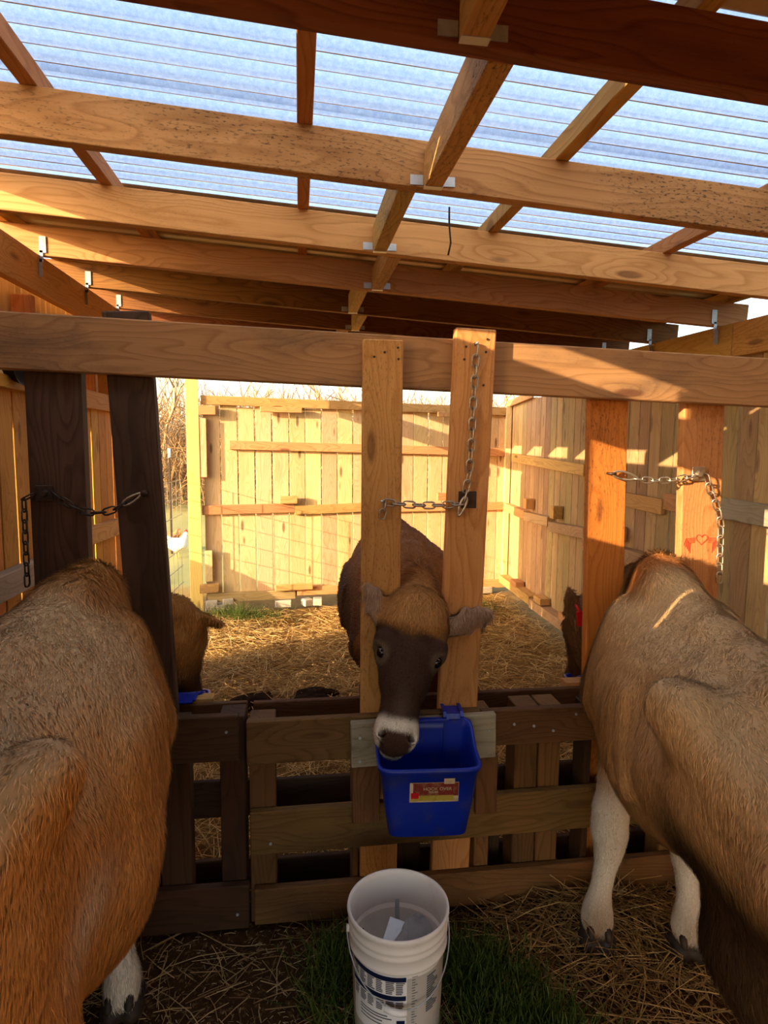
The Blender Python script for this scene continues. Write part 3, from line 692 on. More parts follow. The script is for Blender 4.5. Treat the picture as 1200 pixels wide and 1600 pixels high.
class Sdf:
    def __init__(s): s.p = []
    def t(s, p0, p1, r0, r1=None, k=.05, up=(0, 0, 1), cut=False, cap=None):
        r1 = r0 if r1 is None else r1
        r0 = r0 if hasattr(r0, '__len__') else (r0, r0); r1 = r1 if hasattr(r1, '__len__') else (r1, r1)
        s.p.append((np.array(p0, float), np.array(p1, float), r0, r1, k, np.array(up, float), cut, cap)); return s
    def chain(s, pts, k=.05, up=(0, 0, 1)):
        for (a, ra), (b, rb) in zip(pts[:-1], pts[1:]): s.t(a, b, ra, rb, k, up)
        return s
    def build(s, h):
        pos = [p for p in s.p if not p[6]]
        lo_ = np.min([np.minimum(p[0], p[1])-max(*p[2], *p[3]) for p in pos], 0)-3*h
        hi_ = np.max([np.maximum(p[0], p[1])+max(*p[2], *p[3]) for p in pos], 0)+3*h
        n = np.ceil((hi_-lo_)/h).astype(int)+1; F = np.full(n, 1.0)
        for (p0, p1, r0, r1, k, up_, cut, cap) in s.p:
            R = max(*r0, *r1)+k*1.2+2*h
            i0 = np.clip(((np.minimum(p0, p1)-R-lo_)/h).astype(int), 0, n); i1 = np.clip(((np.maximum(p0, p1)+R-lo_)/h).astype(int)+2, 0, n)
            ax_ = [lo_[d]+h*np.arange(i0[d], i1[d]) for d in range(3)]
            X, Y, Z = np.meshgrid(*ax_, indexing='ij'); A_ = p1-p0; L = np.linalg.norm(A_)
            a = A_/L if L > 1e-6 else np.array((0, 1., 0)); sd = np.cross(a, up_); sd /= np.linalg.norm(sd); u2 = np.cross(sd, a)
            x, y_, z = X-p0[0], Y-p0[1], Z-p0[2]
            al = x*a[0]+y_*a[1]+z*a[2]; t = np.clip(al/max(L, 1e-6), 0, 1)
            ss = x*sd[0]+y_*sd[1]+z*sd[2]; uu = x*u2[0]+y_*u2[1]+z*u2[2]; ex = al-t*L
            ra = r0[0]+(r1[0]-r0[0])*t; rb = r0[1]+(r1[1]-r0[1])*t; rc = np.minimum(ra, rb) if cap is None else cap
            q = np.sqrt((ss/ra)**2+(uu/rb)**2+(ex/rc)**2)
            d = (q-1)*np.minimum(ra, rb)
            sub = F[i0[0]:i1[0], i0[1]:i1[1], i0[2]:i1[2]]
            if cut:
                d = -d; hh = np.clip(.5-.5*(d-sub)/-k if False else .5+.5*(d-sub)/k, 0, 1); res = sub+(d-sub)*hh+k*hh*(1-hh)
            else:
                hh = np.clip(.5+.5*(sub-d)/k, 0, 1); res = sub+(d-sub)*hh-k*hh*(1-hh)
            F[i0[0]:i1[0], i0[1]:i1[1], i0[2]:i1[2]] = res
        return surface_nets(F, lo_, h)
FUR = 1.0
def sstep(a, b, x): t = np.clip((x-a)/(b-a), 0, 1); return t*t*(3-2*t)
def cmix(a, b, t): return a+(b-a)*np.asarray(t)[:, None]
def fur(name, V, Q, N, area, n, colf, flowf, lenf, par, width=.0021, lift=.42, sel=None):
    if sel is not None:
        mk = sel(V[Q].mean(1)); Q = Q[mk]; area = area[mk]
    n = int(n*FUR); f = RNG.choice(len(Q), n, p=area/area.sum()); q = Q[f]; a = RNG.random((n, 1)); b = RNG.random((n, 1))
    P = (V[q[:, 0]]*(1-a)+V[q[:, 1]]*a)*(1-b)+(V[q[:, 3]]*(1-a)+V[q[:, 2]]*a)*b
    nn = (N[q[:, 0]]*(1-a)+N[q[:, 1]]*a)*(1-b)+(N[q[:, 3]]*(1-a)+N[q[:, 2]]*a)*b; nn /= np.linalg.norm(nn, axis=1)[:, None]
    fl = flowf(P, nn)+RNG.normal(0, .22, (n, 3))
    cl = np.stack([hash_noise(P[:, 0]+P[:, 2]*.7, P[:, 1]+P[:, 2]*.4, 26, k) for k in range(3)], -1)-.5   # clumps
    fl = fl+cl*1.1
    fl -= nn*(fl*nn).sum(1)[:, None]; fl /= np.linalg.norm(fl, axis=1)[:, None]+1e-6
    L = lenf(P)*RNG.uniform(.6, 1.25, n); sd = np.cross(fl, nn); wd = width*RNG.uniform(.6, 1.3, n)[:, None]
    lf = (lift*RNG.uniform(.5, 1.3, n)*np.clip(.018/np.maximum(L, .001), .6, 1.3)[:, None].T[0])[:, None]
    mid = P+(fl*.5+nn*lf*.55)*L[:, None]; tip = P+(fl*.95+nn*lf*.8)*L[:, None]
    base = P-nn*.002
    vv = np.stack([base-sd*wd/2, base+sd*wd/2, mid+sd*wd*.42, mid-sd*wd*.42, tip], 1).reshape(-1, 3)
    o = np.arange(n)*5; tr = np.stack([np.stack([o, o+1, o+2], -1), np.stack([o, o+2, o+3], -1), np.stack([o+3, o+2, o+4], -1)], 1).reshape(-1, 3)
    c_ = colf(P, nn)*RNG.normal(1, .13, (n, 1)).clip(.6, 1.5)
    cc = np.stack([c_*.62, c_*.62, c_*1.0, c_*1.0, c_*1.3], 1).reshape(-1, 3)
    nr = nn*1.0+np.cross(sd, fl)*.0+sd*RNG.normal(0, .35, (n, 1))+fl*RNG.normal(.1, .25, (n, 1)); nr /= np.linalg.norm(nr, axis=1)[:, None]
    ob = np_mesh(name, vv, tr, 'fur', par, cc.clip(0, 1), np.repeat(nr, 5, 0)); ob['kind'] = 'stuff'; return ob

def torso(S, H, W, T, s_, feet, tail=True, wide=1.0, belly=1.0, deep=1.0, hook=.045, inset=0.):
    """H hips and W withers on the ground plan, T height of the back, s_ length scale"""
    H, W = np.array(H), np.array(W); f = (W-H)/np.linalg.norm(W-H); l = np.array((-f[1], f[0])); zk = T/1.18
    def P(u_, lt, z): q = H+f*u_*s_+l*lt*wide; return (q[0], q[1], z*zk)
    up_ = (0, 0, 1)
    S.chain([(P(-.34, 0, .95), (.15, .19)), (P(-.05, 0, .965), (.212*wide, .195)), (P(.16, 0, .92), (.24*wide*belly, .24)), (P(.45, 0, .86), (.275*wide*belly, .30*deep)), (P(.72, 0, .865), (.25*wide*belly, .305*deep)), (P(.96, 0, .89), (.185, .28))], .06)
    S.chain([(P(-.42, 0, 1.09), .035), (P(-.1, 0, 1.15), .04), (P(.4, 0, 1.135), .04), (P(.8, 0, 1.15), .045), (P(.98, 0, 1.16), .05)], .07)
    for g_ in (-1, 1):
        hook and S.t(P(-.03, g_*.19, 1.10), P(.03, g_*.208, 1.095), hook, hook, .06); S.t(P(-.42, g_*.10, 1.0), P(-.40, g_*.11, .96), .05, .05, .06)
        if hook: S.t(P(0, g_*.215, 1.10), P(-.38, g_*.11, 1.0), .03, .03, .08)
        S.t(P(.86, g_*.13, 1.05), P(1.02, g_*.165, .76), (.07, .10), (.09, .12), .07)
        S.t(P(.16, g_*.285, 1.08), P(.26, g_*.30, 1.04), (.06, .07), (.05, .06), .10, cut=True)
    for q in range(6):
        for g_ in (-1, 1): S.t(P(.36+q*.075, g_*.245*belly, 1.0-.01*q), P(.27+q*.085, g_*.262*belly, .78), .016, .014, .035)
    for key, (fx, fy) in feet.items():
        g_ = 1 if key[1] == 'l' else -1; foot = np.array((fx, fy))
        if key[0] == 'h':
            top = np.array(P(-.13, g_*(.11-inset*.6), .93)); st = np.array(P(-.04, g_*(.165-inset), .62)); fo = np.array((*(foot-f*.02), 0)); hk = np.array((*(foot-f*.07*s_), .43*zk))
            S.chain([(top, (.115-.2*inset, .18)), (st, (.082, .13))], .06, up=(f[0], f[1], 0)); S.chain([(st, (.08, .115)), (hk, (.042, .058)), (fo+(0, 0, .13), (.033, .036)), (fo+(0, 0, .075), (.042, .042))], .05, up=(f[0], f[1], .2))
        else:
            top = np.array(P(1.0, g_*.135, .74)); kn = np.array((*(foot*.7+.3*np.array(P(1., g_*.08, 0))[:2]), .36*zk)); fo = np.array((*foot, 0))
            el = np.array(P(.97, g_*.11, .60))
            S.chain([(top, (.09, .12)), (el, (.075, .095)), (kn+(0, 0, .07), (.05, .055)), (kn, (.052, .055)), (kn-(0, 0, .06), (.038, .043)), (fo+(0, 0, .14), (.032, .035)), (fo+(0, 0, .10), (.042, .044)), (fo+(0, 0, .07), (.044, .046))], .035, up=(f[0], f[1], .1))
            for q in (-1, 1): S.t((fo[0]-f[0]*.04+l[0]*q*.022, fo[1]-f[1]*.04+l[1]*q*.022, .075), (fo[0]-f[0]*.05+l[0]*q*.022, fo[1]-f[1]*.05+l[1]*q*.022, .06), .014, .011, .012)
    if tail: S.chain([(P(-.44, 0, 1.08), .035), (P(-.52, 0, .98), .028), (P(-.53, 0, .7), .02), (P(-.52, 0, .45), .025)], .04)
    return P, f, l
def hooves(par, feet, f, l):
    for key, (x, y) in feet.items():
        S = Sdf()
        for q in (-1, 1):
            b = np.array((x+l[0]*q*.026, y+l[1]*q*.026, 0))
            S.t(b+(f[0]*.065, f[1]*.065, .018), b+(-f[0]*.03, -f[1]*.03, .026), (.025, .019), (.027, .027), .010); S.t(b+(f[0]*.02, f[1]*.02, .06), b+(-f[0]*.01, -f[1]*.01, .035), .024, .031, .02)
            S.t(b+(-f[0]*.045, -f[1]*.045, .085), b+(-f[0]*.058, -f[1]*.058, .068), .014, .012, .008)
        V, Q = S.build(.007); np_mesh('hoof', V, Q, 'hoof', par)
def head(S, poll, muz, N, wide=1.0, L=None):
    """poll to muzzle axis, N = direction the forehead faces"""
    p, m_ = np.array(poll, float), np.array(muz, float); a = m_-p; L = np.linalg.norm(a); a /= L; N = np.array(N, float); N -= a*N.dot(a); N /= np.linalg.norm(N); sd = np.cross(a, N); k_ = L/.46*wide
    def P(t, s_, n): return p+a*t*L+sd*s_*k_+N*n*k_
    S.chain([(P(-.02, 0, -.015), (.095*k_, .075*k_)), (P(.12, 0, -.01), (.118*k_, .085*k_)), (P(.34, 0, -.012), (.110*k_, .082*k_)), (P(.54, 0, -.008), (.080*k_, .070*k_)), (P(.80, 0, -.006), (.058*k_, .052*k_)), (P(.93, 0, -.006), (.066*k_, .050*k_)), (P(.985, 0, -.014), (.060*k_, .043*k_))], .03, up=N)
    S.chain([(P(.18, 0, -.085), (.07*k_, .06*k_)), (P(.50, 0, -.075), (.05*k_, .05*k_)), (P(.88, 0, -.058), (.042*k_, .026*k_)), (P(1.07, 0, -.048), (.040*k_, .024*k_))], .025, up=N)
    for g_ in (-1, 1):
        S.t(P(.27, g_*.098, .032), P(.33, g_*.104, .022), .028*k_, .026*k_, .025)       # brow
        S.t(P(.36, g_*.112, .03), P(.39, g_*.112, .025), .016*k_, .016*k_, .02, cut=True)
        S.t(P(.94, g_*.040, .045), P(.985, g_*.050, .012), .012*k_, .011*k_, .012, cut=True)  # nostrils
        S.t(P(.93, g_*.042, .034), P(.96, g_*.048, .03), .02*k_, .02*k_, .02)
        S.t(P(.925, g_*.044, .052), P(.99, g_*.052, .014), .014*k_, .012*k_, .008, cut=True)
    S.t(P(1.14, 0, -.034), P(.80, 0, -.046), (.08*k_, .005), (.06*k_, .003), .008, up=N, cut=True)   # mouth
    return P, a, N, sd, k_
def ear(S, base, tip, N, wd=.052, th=.012):
    b, t = np.array(base, float), np.array(tip, float); d = t-b; N = np.array(N, float); N -= d*N.dot(d)/d.dot(d); N /= np.linalg.norm(N)
    S.chain([(b-d*.15, (.026, .022)), (b+d*.15, (wd*.60, th*1.5)), (b+d*.42, (wd, th)), (b+d*.72, (wd*.74, th*.8)), (b+d*.92, (wd*.36, th*.7)), (t, (.008, .007))], .014, up=N)
def eyes(par, P, k_, sides=(-1, 1)):
    for g_ in sides:
        c_ = P(.372, g_*.094, .026); bm = bmesh.new(); bmesh.ops.create_uvsphere(bm, u_segments=14, v_segments=9, radius=.021*k_, matrix=Matrix.Translation(c_))
        mesh_obj('eye', bm, 'eye', par, smooth=True)
def finish_cow(e, S, h, colf):
    V, Q = S.build(h); N, ar = vnormals(V, Q)
    np_mesh('body', V, Q, 'hide', e, colf(V, N).clip(0, 1)*.8); return V, Q, N, ar

# ---- the cow on the left
S = Sdf(); feet = {'fl': (-.69, 1.66), 'fr': (-.50, 1.68), 'hl': (-.70, .70), 'hr': (-.44, .68)}
P_, f, l = torso(S, (-.565, .90), (-.605, 1.70), 1.20, .80/.9, feet, wide=.95, belly=1.02, deep=1.05, hook=.04)
S.chain([(P_(.05, 0, .80), (.19, .17)), (P_(.35, 0, .72), (.262, .21)), (P_(.65, 0, .72), (.24, .19))], .08)
S.chain([(P_(.92, 0, 1.0), (.15, .20)), ((-.615, 1.90, 1.07), (.10, .18)), ((-.618, 2.06, 1.0), (.062, .155)), ((-.53, 2.22, .95), (.075, .12)), ((-.47, 2.28, .94), (.07, .08))], .05)
S.t((-.60, 1.66, 1.18), (-.615, 1.9, 1.165), .06, .05, .06)
HP, ha, hN, hs, hk = head(S, (-.455, 2.27, 1.0), (-.43, 2.40, .60), (0, 1, .35), .92)
ear(S, (-.385, 2.27, .985), (-.27, 2.24, .958), (.1, -.5, -.5), .034); ear(S, (-.53, 2.29, .985), (-.62, 2.33, .96), (0, .5, -.5), .034)
e = empty('cow', (-.57, 1.2, 0), 'large orange-brown cow seen from behind at the left edge', 'cow', 'cows at the head gates')
o1, o2, o3, ow, od = rgb('#d0924e'), rgb('#b0743a'), rgb('#ebcb9a'), rgb('#e9dcc8'), rgb('#3a2012')
def col_left(p, n):
    x, y, z = p.T; nz_ = hash_noise(x*1+z, y+z*.6, 5, 3)
    c_ = cmix(np.tile(o2, (len(p), 1)), o1, sstep(.45, .95, z+.15*nz_))
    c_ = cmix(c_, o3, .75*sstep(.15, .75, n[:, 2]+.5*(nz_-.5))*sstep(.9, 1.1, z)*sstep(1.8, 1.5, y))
    c_ = cmix(c_, ow, .55*np.exp(-(((y-.98)/.09)**2+((z-.86)/.06)**2))*(x > -.5))
    c_ = cmix(c_, o1*.9, sstep(1.5, 1.75, y)*.8)
    c_ = cmix(c_, ow, sstep(.36, .22, z)*(y < 2.1)); c_ = cmix(c_, od*1.5, .75*sstep(.88, .72, z)*(y > 2.2)); return c_
V, Q, N, ar = finish_cow(e, S, .013, col_left); hooves(e, feet, f, l); eyes(e, HP, hk)
F3 = np.array((-f[0], -f[1], -.55))
def flow_l(p, n): return np.tile(F3, (len(p), 1))+np.stack([0*p[:, 0], 0*p[:, 0], -1.2*(1-n[:, 2].clip(0, 1))], -1)
def len_l(p): return .022+.026*sstep(1.45, 1.7, p[:, 1])*sstep(1.1, 1.22, p[:, 2])*(p[:, 1] < 2.05)+.004*hash_noise(p[:, 0], p[:, 1], 9)
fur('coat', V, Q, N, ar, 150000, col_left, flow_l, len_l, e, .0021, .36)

# ---- the cow on the right
S = Sdf(); feet = {'fl': (.945, 1.745), 'fr': (1.215, 1.675), 'hl': (.93, .84), 'hr': (1.12, .76)}
P_, f, l = torso(S, (.94, 1.05), (1.175, 1.80), 1.16, .786/.9, feet, wide=.96, belly=.96, deep=.95, hook=.05, inset=.12)
S.chain([(P_(.92, 0, 1.0), (.14, .20)), ((1.225, 1.93, 1.06), (.105, .175)), ((1.238, 2.08, 1.0), (.088, .16)), ((1.21, 2.2, .97), (.08, .12)), ((1.155, 2.28, .93), (.07, .08))], .05)
S.t((1.15, 1.78, 1.16), (1.21, 1.93, 1.18), .06, .05, .06)
HP, ha, hN, hs, hk = head(S, (1.155, 2.29, .975), (1.172, 2.43, .60), (-.1, 1, .35), .92)
ear(S, (1.078, 2.275, .915), (1.030, 2.24, 1.062), (.2, -1, 0), .040, .014); ear(S, (1.235, 2.29, .98), (1.33, 2.30, .97), (0, .5, -.5), .034)
e = empty('cow', (1.05, 1.4, 0), 'tan cow with dark hind leg and white forelegs at the right edge', 'cow', 'cows at the head gates')
t1, t2, t3, tw, td, to_ = rgb('#dcb07a'), rgb('#ba8850'), rgb('#ebd0a6'), rgb('#efe2cf'), rgb('#2c1d12'), rgb('#c4792f')
def col_right(p, n):
    x, y, z = p.T; nz_ = hash_noise(x+z, y+z*.6, 6, 5); u_ = (x-.94)*f[0]+(y-1.05)*f[1]
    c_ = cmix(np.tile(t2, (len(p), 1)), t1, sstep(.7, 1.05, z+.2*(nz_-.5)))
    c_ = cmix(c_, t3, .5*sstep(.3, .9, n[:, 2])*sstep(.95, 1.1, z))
    c_ = cmix(c_, to_, .8*sstep(.70, .86, u_)*sstep(1.06, 1.2, z))
    c_ = cmix(c_, td, .92*sstep(.95, .80, z+.06*(nz_-.5)+.30*sstep(-.02, .3, u_))*sstep(.62, .35, u_))
    c_ = cmix(c_, td*1.6, .6*sstep(.80, .60, z)*sstep(.2, .5, u_)*sstep(.75, .6, u_))
    c_ = cmix(c_, tw*.92, sstep(.60, .40, z)*sstep(.58, .68, u_)*(y < 2.1)); c_ = cmix(c_, td*1.5, .8*sstep(.085, .06, z))
    c_ = cmix(c_, td*1.6, .7*(y > 1.95)); c_ = cmix(c_, rgb('#8e6442'), .9*(y > 2.15)); return c_
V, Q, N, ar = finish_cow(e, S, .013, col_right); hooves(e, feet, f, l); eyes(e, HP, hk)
F3r = np.array((-f[0], -f[1], -.5))
def flow_r(p, n): return np.tile(F3r, (len(p), 1))+np.stack([0*p[:, 0], 0*p[:, 0], -1.2*(1-n[:, 2].clip(0, 1))], -1)
def len_r(p): return np.where(p[:, 2] < .5, .009, .023+.034*sstep(1.66, 1.82, p[:, 1])*sstep(1.06, 1.17, p[:, 2])*(p[:, 1] < 2.05)+.005*hash_noise(p[:, 0], p[:, 1], 9))
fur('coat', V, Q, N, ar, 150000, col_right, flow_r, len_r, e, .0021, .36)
bm = bmesh.new(); bmesh.ops.create_cube(bm, size=1, matrix=Matrix.Translation((1.078, 2.222, .945)) @ Matrix.Rotation(-.15, 4, 'Y') @ Matrix.Diagonal((.036, .004, .06, 1)))
bmesh.ops.bevel(bm, geom=bm.edges[:], offset=.0018, segments=1, affect='EDGES')
et = mesh_obj('ear_tag', bm, 'tag_red', e); et['label'] = 'red plastic ear tag'
tube('tag_pin', [(1.072, 2.222, .97), (1.062, 2.25, 1.0)], .006, 'tag_red', et)

# ---- the cow in the middle, facing us
S = Sdf(); feet = {'fl': (.60, 2.62), 'fr': (.36, 2.60), 'hl': (.66, 3.62), 'hr': (.40, 3.64)}
P_, f, l = torso(S, (.53, 3.42), (.47, 2.66), 1.17, .762/.9, feet, wide=1.0, belly=1.08, hook=0)
S.chain([(P_(.92, 0, 1.0), (.14, .20)), ((.42, 2.35, 1.04), (.10, .16)), ((.408, 2.08, 1.03), (.068, .15)), ((.395, 1.98, 1.03), (.075, .09))], .05)
S.t((.46, 2.62, 1.17), (.415, 2.2, 1.16), .05, .04, .06)
HP, ha, hN, hs, hk = head(S, (.375, 1.955, 1.065), (.283, 1.782, .705), (-.06, -1, .42), 1.04)
S.t(HP(-.06, 0, .01), HP(.10, 0, .045), (.075, .045), (.06, .03), .04, up=hN)
ear(S, (.275, 1.965, 1.02), (.212, 1.985, 1.165), (-.35, -1, .1), .040, .014); ear(S, (.485, 1.965, 1.0), (.645, 1.985, 1.045), (.15, -1, -.25), .052, .014)
e = empty('cow', (.5, 3.0, 0), 'brown cow facing us with dark face, tan topknot and white muzzle', 'cow', 'cows at the head gates')
b1, b2, bd, bm_, bt, bg_ = rgb('#98602f'), rgb('#6b3f1e'), rgb('#4b342a'), rgb('#efe2cf'), rgb('#c08a50'), rgb('#7a6a58')
ax0 = np.array((.375, 1.955, 1.065)); axv = np.array((.283, 1.782, .705))-ax0; axl = np.linalg.norm(axv); axu = axv/axl
def col_mid(p, n):
    t = ((p-ax0)@axu)/axl; sdv = (p-ax0)@hs; nv = (p-ax0)@hN; x, y, z = p.T; hd = sstep(2.06, 2.0, y); nz_ = hash_noise(x*1+z, y+z, 20, 4)
    c_ = cmix(np.tile(b2, (len(p), 1)), b1, sstep(.6, 1.05, z+.2*(hash_noise(x, y+z, 5, 2)-.5)))
    c_ = cmix(c_, bd*.7, .8*sstep(.25, .12, np.abs(x-.30)+0*z)*(y > 2.5)*sstep(1.15, 1.0, z)*sstep(.28, .2, x))
    face = cmix(np.tile(bd, (len(p), 1)), bg_*.75, .35*sstep(.5, .7, t)*sstep(.04, .0, np.abs(sdv)))
    face = cmix(face, bt, sstep(.30, .14, t+.10*(nz_-.5)+np.abs(sdv)*.8))
    face = cmix(face, b1*.8, .7*sstep(-.05, -.09, nv)*(t < .75))
    mz = sstep(.80, .86, t+.03*(nz_-.5)); face = cmix(face, bm_, mz*sstep(-.03, .0, nv+.03))
    face = cmix(face, bd*1.2, sstep(.90, .94, t+np.maximum(0, .02-nv)*.5)*sstep(.056, .040, np.abs(sdv)))
    face = cmix(face, bm_*.7, .8*sstep(-.034, -.046, nv)*sstep(.82, .88, t))
    eye_ = np.minimum(np.linalg.norm(p-HP(.372, .104, .028), axis=1), np.linalg.norm(p-HP(.372, -.104, .028), axis=1))
    face = cmix(face, bg_*1.3, .6*sstep(.05, .03, eye_))
    er = (np.abs(sdv) > .118) & (t < .35); face = cmix(face, rgb('#a58b74'), .9*er); inn = er & (n@np.array((0, -1., 0)) > .2); face = cmix(face, rgb('#c9a58e'), .6*inn)
    return cmix(c_, face, hd)
V, Q, N, ar = finish_cow(e, S, .008, col_mid); hooves(e, feet, f, l); eyes(e, HP, hk)
def flow_m(p, n):
    hd = sstep(2.06, 1.98, p[:, 1])[:, None]; top = sstep(.28, .1, ((p-ax0)@axu)/axl)[:, None]
    b_ = np.tile(np.array((-f[0], -f[1], -.5)), (len(p), 1)); h_ = np.tile(axu, (len(p), 1)); return b_*(1-hd)+h_*hd
def len_m(p):
    t = ((p-ax0)@axu)/axl; sdv = np.abs((p-ax0)@hs); hd = p[:, 1] < 2.04
    return np.where(hd, .007+.026*sstep(.24, .06, t+sdv*.6)-.002*(sdv > .125)*(t < .4), .015+.02*(p[:, 2] > 1.12)*(p[:, 1] < 2.8))
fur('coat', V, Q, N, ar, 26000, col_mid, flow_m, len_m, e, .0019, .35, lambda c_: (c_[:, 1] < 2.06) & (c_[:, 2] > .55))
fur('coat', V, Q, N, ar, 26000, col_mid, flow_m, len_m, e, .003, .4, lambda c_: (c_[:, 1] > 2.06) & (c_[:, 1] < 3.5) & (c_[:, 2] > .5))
# ================================================================ STRAW, GRASS
def strands(name, P, ang, tilt, L, wd, col, mat, label, cat, curve=.0, n_up=None):
    n = len(P); d = np.stack([np.cos(ang)*np.cos(tilt), np.sin(ang)*np.cos(tilt), np.sin(tilt)], -1)
    sd = np.stack([-np.sin(ang), np.cos(ang), np.zeros(n)], -1); un = np.cross(d, sd)
    a = P; m_ = P+d*(L*.5)[:, None]+np.stack([0*L, 0*L, curve*L], -1)+sd*(RNG.normal(0, .05, n)*L)[:, None]; b = P+d*L[:, None]; w2 = (wd/2)[:, None]; th = (wd*.45)[:, None]
    vv = np.stack([q+o for q, sc_ in ((a, 1), (m_, 1), (b, .7)) for o in (sd*w2*sc_, -sd*w2*sc_, -un*th*sc_*2)], 1).reshape(-1, 3)
    o = (np.arange(n)*9)[:, None]; fs = []
    for r in (0, 3):
        for i in range(3):
            j = (i+1) % 3; fs.append(np.concatenate([o+r+i, o+r+j, o+r+3+j, o+r+3+i], 1))
    fs = np.stack(fs, 1).reshape(-1, 4)
    ob = np_mesh(name, vv, fs, mat, None, np.repeat(col, 9, 0).clip(0, 1), smooth=False); return tag(ob, label, cat, kind='stuff')
def straw(n, x0, x1, y0, y1, name, label, keep=None, cols=('#d6ac62', '#97703a', '#f0d492'), Lr=(.06, .24), wr_=(.0025, .0048), lift=.02, tl=.16):
    P = np.stack([RNG.uniform(x0, x1, n), RNG.uniform(y0, y1, n), np.zeros(n)], -1)
    if keep is not None: P = P[keep(P)]; n = len(P)
    P[:, 2] = gz(P[:, 0], P[:, 1])+np.abs(RNG.normal(.004, lift, n))
    a, b, c_ = [rgb(c) for c in cols]; t = RNG.random((n, 1)); col = np.where(t < .5, a+(b-a)*t*2, a+(c_-a)*(t-.5)*2)
    return strands(name, P, RNG.uniform(0, 2*math.pi, n), RNG.normal(0, tl, n), RNG.uniform(*Lr, n), RNG.uniform(*wr_, n), col, 'straw', label, 'straw', .03)
straw(27000, -1.15, 2.2, 2.2, 6.5, 'straw_bedding', 'thick golden straw bedding spread over the back pen', lambda P: (RNG.random(len(P)) < .35+.9*hash_noise(P[:, 0], P[:, 1], 1.6, 9)) & (P[:, 1] < 6.02+.16*P[:, 0]) & (P[:, 0] > -.95) & (P[:, 0] < 2.14))
straw(2200, -.75, 1.7, .7, 1.95, 'loose_straw', 'loose straw stalks scattered on dark soil in front of the pallets', None, ('#b89260', '#775530', '#e2c48c'), (.03, .20), (.0016, .0034), .006, .08)
straw(6500, .55, 1.7, 1.25, 1.95, 'straw_heap', 'trampled straw heaped around the right cow forefeet', lambda P: RNG.random(len(P)) < np.exp(-((P[:, 1]-1.88)/.3)**2)*np.clip((P[:, 0]-.5)*2.2, 0, 1), ('#b08a50', '#6f4c26', '#dcb878'), (.05, .22), (.0018, .0038), .015, .16)
straw(5000, -.75, 1.6, .8, 1.95, 'straw_chaff', 'fine pale chaff lying on the dark soil', None, ('#a8875a', '#6d5030', '#d8bf94'), (.006, .022), (.0014, .003), .002, .05)
def grass(n, blobs, name, label, Lr=(.05, .15)):
    Ps = []
    for (x, y, sx, sy, k) in blobs: Ps.append(np.stack([RNG.normal(x, sx, int(n*k)), RNG.normal(y, sy, int(n*k)), np.zeros(int(n*k))], -1))
    P = np.concatenate(Ps); n = len(P); P[:, 2] = gz(P[:, 0], P[:, 1])-.004; t = RNG.random((n, 1)); a, b = rgb('#37551a'), rgb('#7a8438')
    strands(name, P, RNG.uniform(0, 2*math.pi, n), RNG.uniform(.5, 1.35, n), RNG.uniform(*Lr, n), RNG.uniform(.0018, .0034, n), a+(b-a)*t, 'grass', label, 'grass', -.04)
def gpatch(): pass
grass(3600, ((.56, 1.60, .07, .07, .35), (.60, 1.42, .09, .07, .5), (.52, 1.72, .05, .04, .15), (.70, 1.36, .05, .05, .1)), 'grass_tuft', 'green grass tuft right of the white pail', (.04, .12))
grass(520, ((.10, 1.76, .04, .06, .8), (.07, 1.60, .05, .07, .3)), 'grass_tuft', 'sparse grass tuft left of the white pail', (.04, .13))
grass(900, ((-.55, 5.78, .18, .09, 1), (1.75, 5.85, .10, .15, .3)), 'grass_tuft', 'short green grass at the foot of the far fence', (.05, .16))
# dark muck in the bedding
S = Sdf()
for k in range(9): x, y = -.12+random.uniform(-.28, .28), 3.75+random.uniform(-.12, .12); S.t((x-.06, y, -.0), (x+.07, y+.02, .0), (.07, .045), (.06, .04), .05)
V, Q = S.build(.016); V[:, 2] += .012*(hash_noise(V[:, 0], V[:, 1], 30)-.5); plain('muck', '#22160e', 1, 0, .03, 30, '#4a3520', .6, bump=.6)
tag(np_mesh('muck_pile', V, Q, 'muck'), 'dark muck pile in the straw behind the left pallet', 'muck')

# ================================================================ OUTSIDE
def bare_tree(x, y, hgt, seed, label):
    rd = random.Random(seed); bm = bmesh.new(); n_ = [0]
    def grow(p, d, L, r, dep):
        n_[0] += 1; q = p+d*L; mid_ = p+d*L*.5+Vector((rd.uniform(-1, 1), rd.uniform(-1, 1), rd.uniform(-.3, .6)))*L*.06
        tube_bm(bm, [p, mid_, q], [r, r*.85, r*.68], 5 if dep < 2 else 3, caps=False)
        if dep >= 5 or n_[0] > 900: return
        for k in range(rd.choice((2, 3, 3) if dep < 4 else (2, 3))):
            nd = (d+Vector((rd.uniform(-1, 1), rd.uniform(-1, 1), rd.uniform(-.2, .7)))*.75).normalized(); grow(q if k else mid_.lerp(q, .6), nd, L*rd.uniform(.6, .82), r*.6, dep+1)
    z = float(gz(np.array([x]), np.array([y]))[0]); e = empty('bare_tree', (x, y, z), label, 'tree', 'bare winter trees beyond the fence')
    grow(Vector((x, y, z-.05)), Vector((rd.uniform(-.1, .1), rd.uniform(-.1, .1), 1)), hgt*.28, hgt*.018, 0)
    mesh_obj('branches', bm, 'bark', e)
bare_tree(-3.1, 15.5, 5.0, 3, 'bare pale tree seen just left of the yellow post'); bare_tree(-4.3, 17.5, 5.5, 5, 'bare tree leaning beside the dark leaning post'); bare_tree(-1.2, 17, 4.6, 8, 'bare tree tops above the left end of the far fence')
bare_tree(1.4, 18, 5, 11, 'bare tree tops above the middle of the far fence')
n = 16000; P = np.stack([RNG.uniform(-9, 6, n), RNG.uniform(13.5, 21, n), np.zeros(n)], -1); P[:, 2] = gz(P[:, 0], P[:, 1])+RNG.random(n)**1.6*2.3
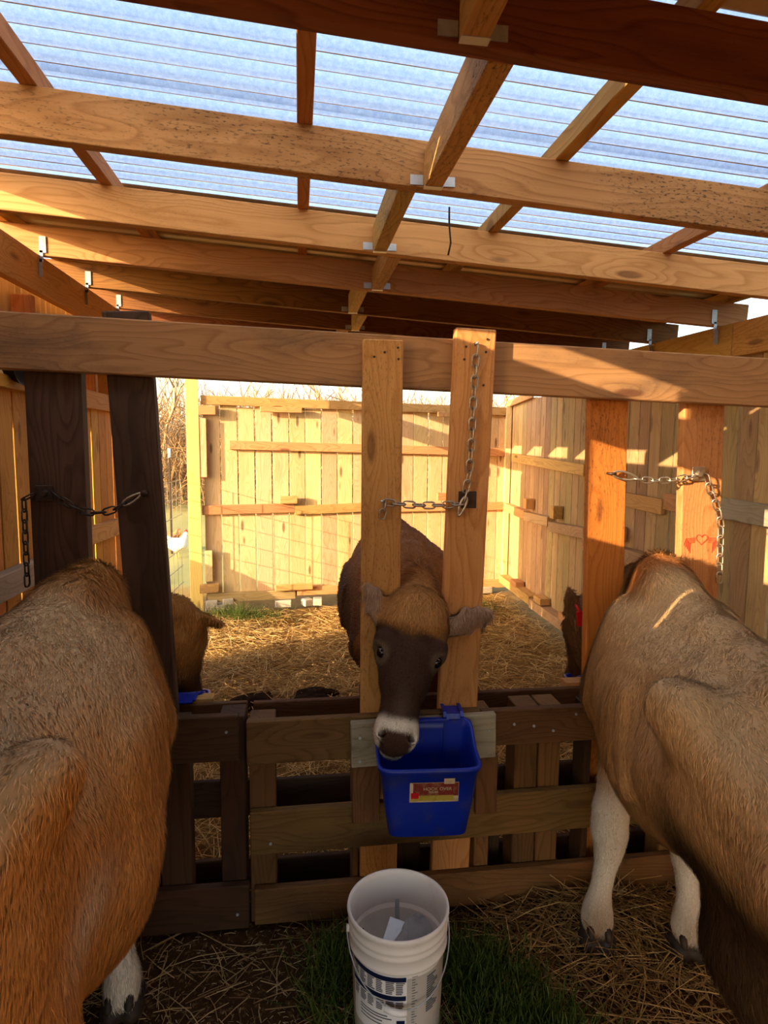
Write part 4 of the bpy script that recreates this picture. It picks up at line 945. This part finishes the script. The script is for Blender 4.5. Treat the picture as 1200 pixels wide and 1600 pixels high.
t = RNG.random((n, 1)); cb = rgb('#b08a5c')+(rgb('#7c5a3a')-rgb('#b08a5c'))*t
strands('brush_thicket', P, RNG.uniform(0, 2*math.pi, n), RNG.uniform(.1, 1.5, n), RNG.uniform(.25, .9, n), RNG.uniform(.008, .022, n), cb, 'twig', 'tangle of brown winter brush beyond the wire fence', 'brush', .05)
# welded wire fence running away from the left wall
wf = empty('wire_fence', (-1.15, 5.2, 0), 'thin welded wire fence between the dark leaning post and the yellow post', 'fence')
bm = bmesh.new()
wx = lambda y: -1.19+.05*(y-4.3)
for z in np.arange(.135, 1.31, .163): tube_bm(bm, [(wx(4.28), 4.28, z), (wx(5.2), 5.2, z-.006), (wx(6.06), 6.06, z)], .0036, 4, caps=False)
for y in np.arange(4.33, 6.06, .152): tube_bm(bm, [(wx(y), y, .0), (wx(y), y, 1.277)], .0026, 4, caps=False)
mesh_obj('wire_mesh', bm, 'wire', wf)['kind'] = 'stuff'
for x, y in ((wx(4.9)-.03, 4.9), (-1.83, 9.2)):
    tp = board('fence_stake', (x, y, -.1), (x, y, 1.45), .03, .025, (1, 0, 0), 'rust', wf); tube('insulator', [(x, y, 1.42), (x, y, 1.55)], .022, 'insulator', tp)
# hens
def hen(x, y, rz, mat, label, s_=1.0):
    e = empty('hen', (x, y, 0), label, 'hen', 'hens beyond the wire fence'); z0 = float(gz(np.array([x]), np.array([y]))[0]); S = Sdf(); c_, q_ = math.cos(rz), math.sin(rz)
    def P(u_, v_, z): return np.array((x+(c_*u_-q_*v_)*s_, y+(q_*u_+c_*v_)*s_, z0+z*s_))
    S.chain([(P(-.10, 0, .24), (.07, .07)), (P(.02, 0, .21), (.09, .095)), (P(.10, 0, .23), (.07, .075)), (P(.14, 0, .31), (.035, .04)), (P(.16, 0, .37), (.03, .032))], .03); S.t(P(-.12, 0, .27), P(-.22, 0, .36), (.03, .06), (.012, .05), .03)
    V, Q = S.build(.014); np_mesh('body', V, Q, mat, e)
    tube('comb', [P(.14, 0, .405), P(.165, 0, .425), P(.185, 0, .40)], [.008, .014, .006], 'comb', e); tube('beak', [P(.18, 0, .37), P(.215, 0, .362)], [.011, .002], 'beak', e)
    for g_ in (-1, 1): tube('leg', [P(.02, g_*.04, .13), P(.03, g_*.04, .06), P(.03, g_*.04, .0), P(.07, g_*.045, .004)], .007, 'beak', e)
hen(-1.72, 8.9, -.3, 'feather_white', 'white hen beyond the wire fence, nearest the yellow post'); hen(-1.90, 9.35, 2.6, 'feather_tan', 'tan hen beyond the wire fence, behind the white one')
bk = empty('rubber_pan', (-1.06, 2.45, 1.87), 'black rubber pan hung at the top of the left wall', 'pan')
bm = bmesh.new(); rr = []
for (r, o_) in ((.05, 0), (.085, .01), (.105, .06), (.110, .062), (.10, .055), (.06, .012)):
    rr.append([bm.verts.new((-1.118+o_, 2.62+r*math.cos(2*math.pi*k/20), 1.93+r*math.sin(2*math.pi*k/20))) for k in range(20)])
for a, b in zip(rr[:-1], rr[1:]):
    for k in range(20): bm.faces.new((a[k], a[(k+1) % 20], b[(k+1) % 20], b[k]))
bm.faces.new(rr[0][::-1]); bm.faces.new(rr[-1]); bmesh.ops.recalc_face_normals(bm, faces=bm.faces[:]); mesh_obj('pan_shell', bm, 'black_rubber', bk, smooth=True)
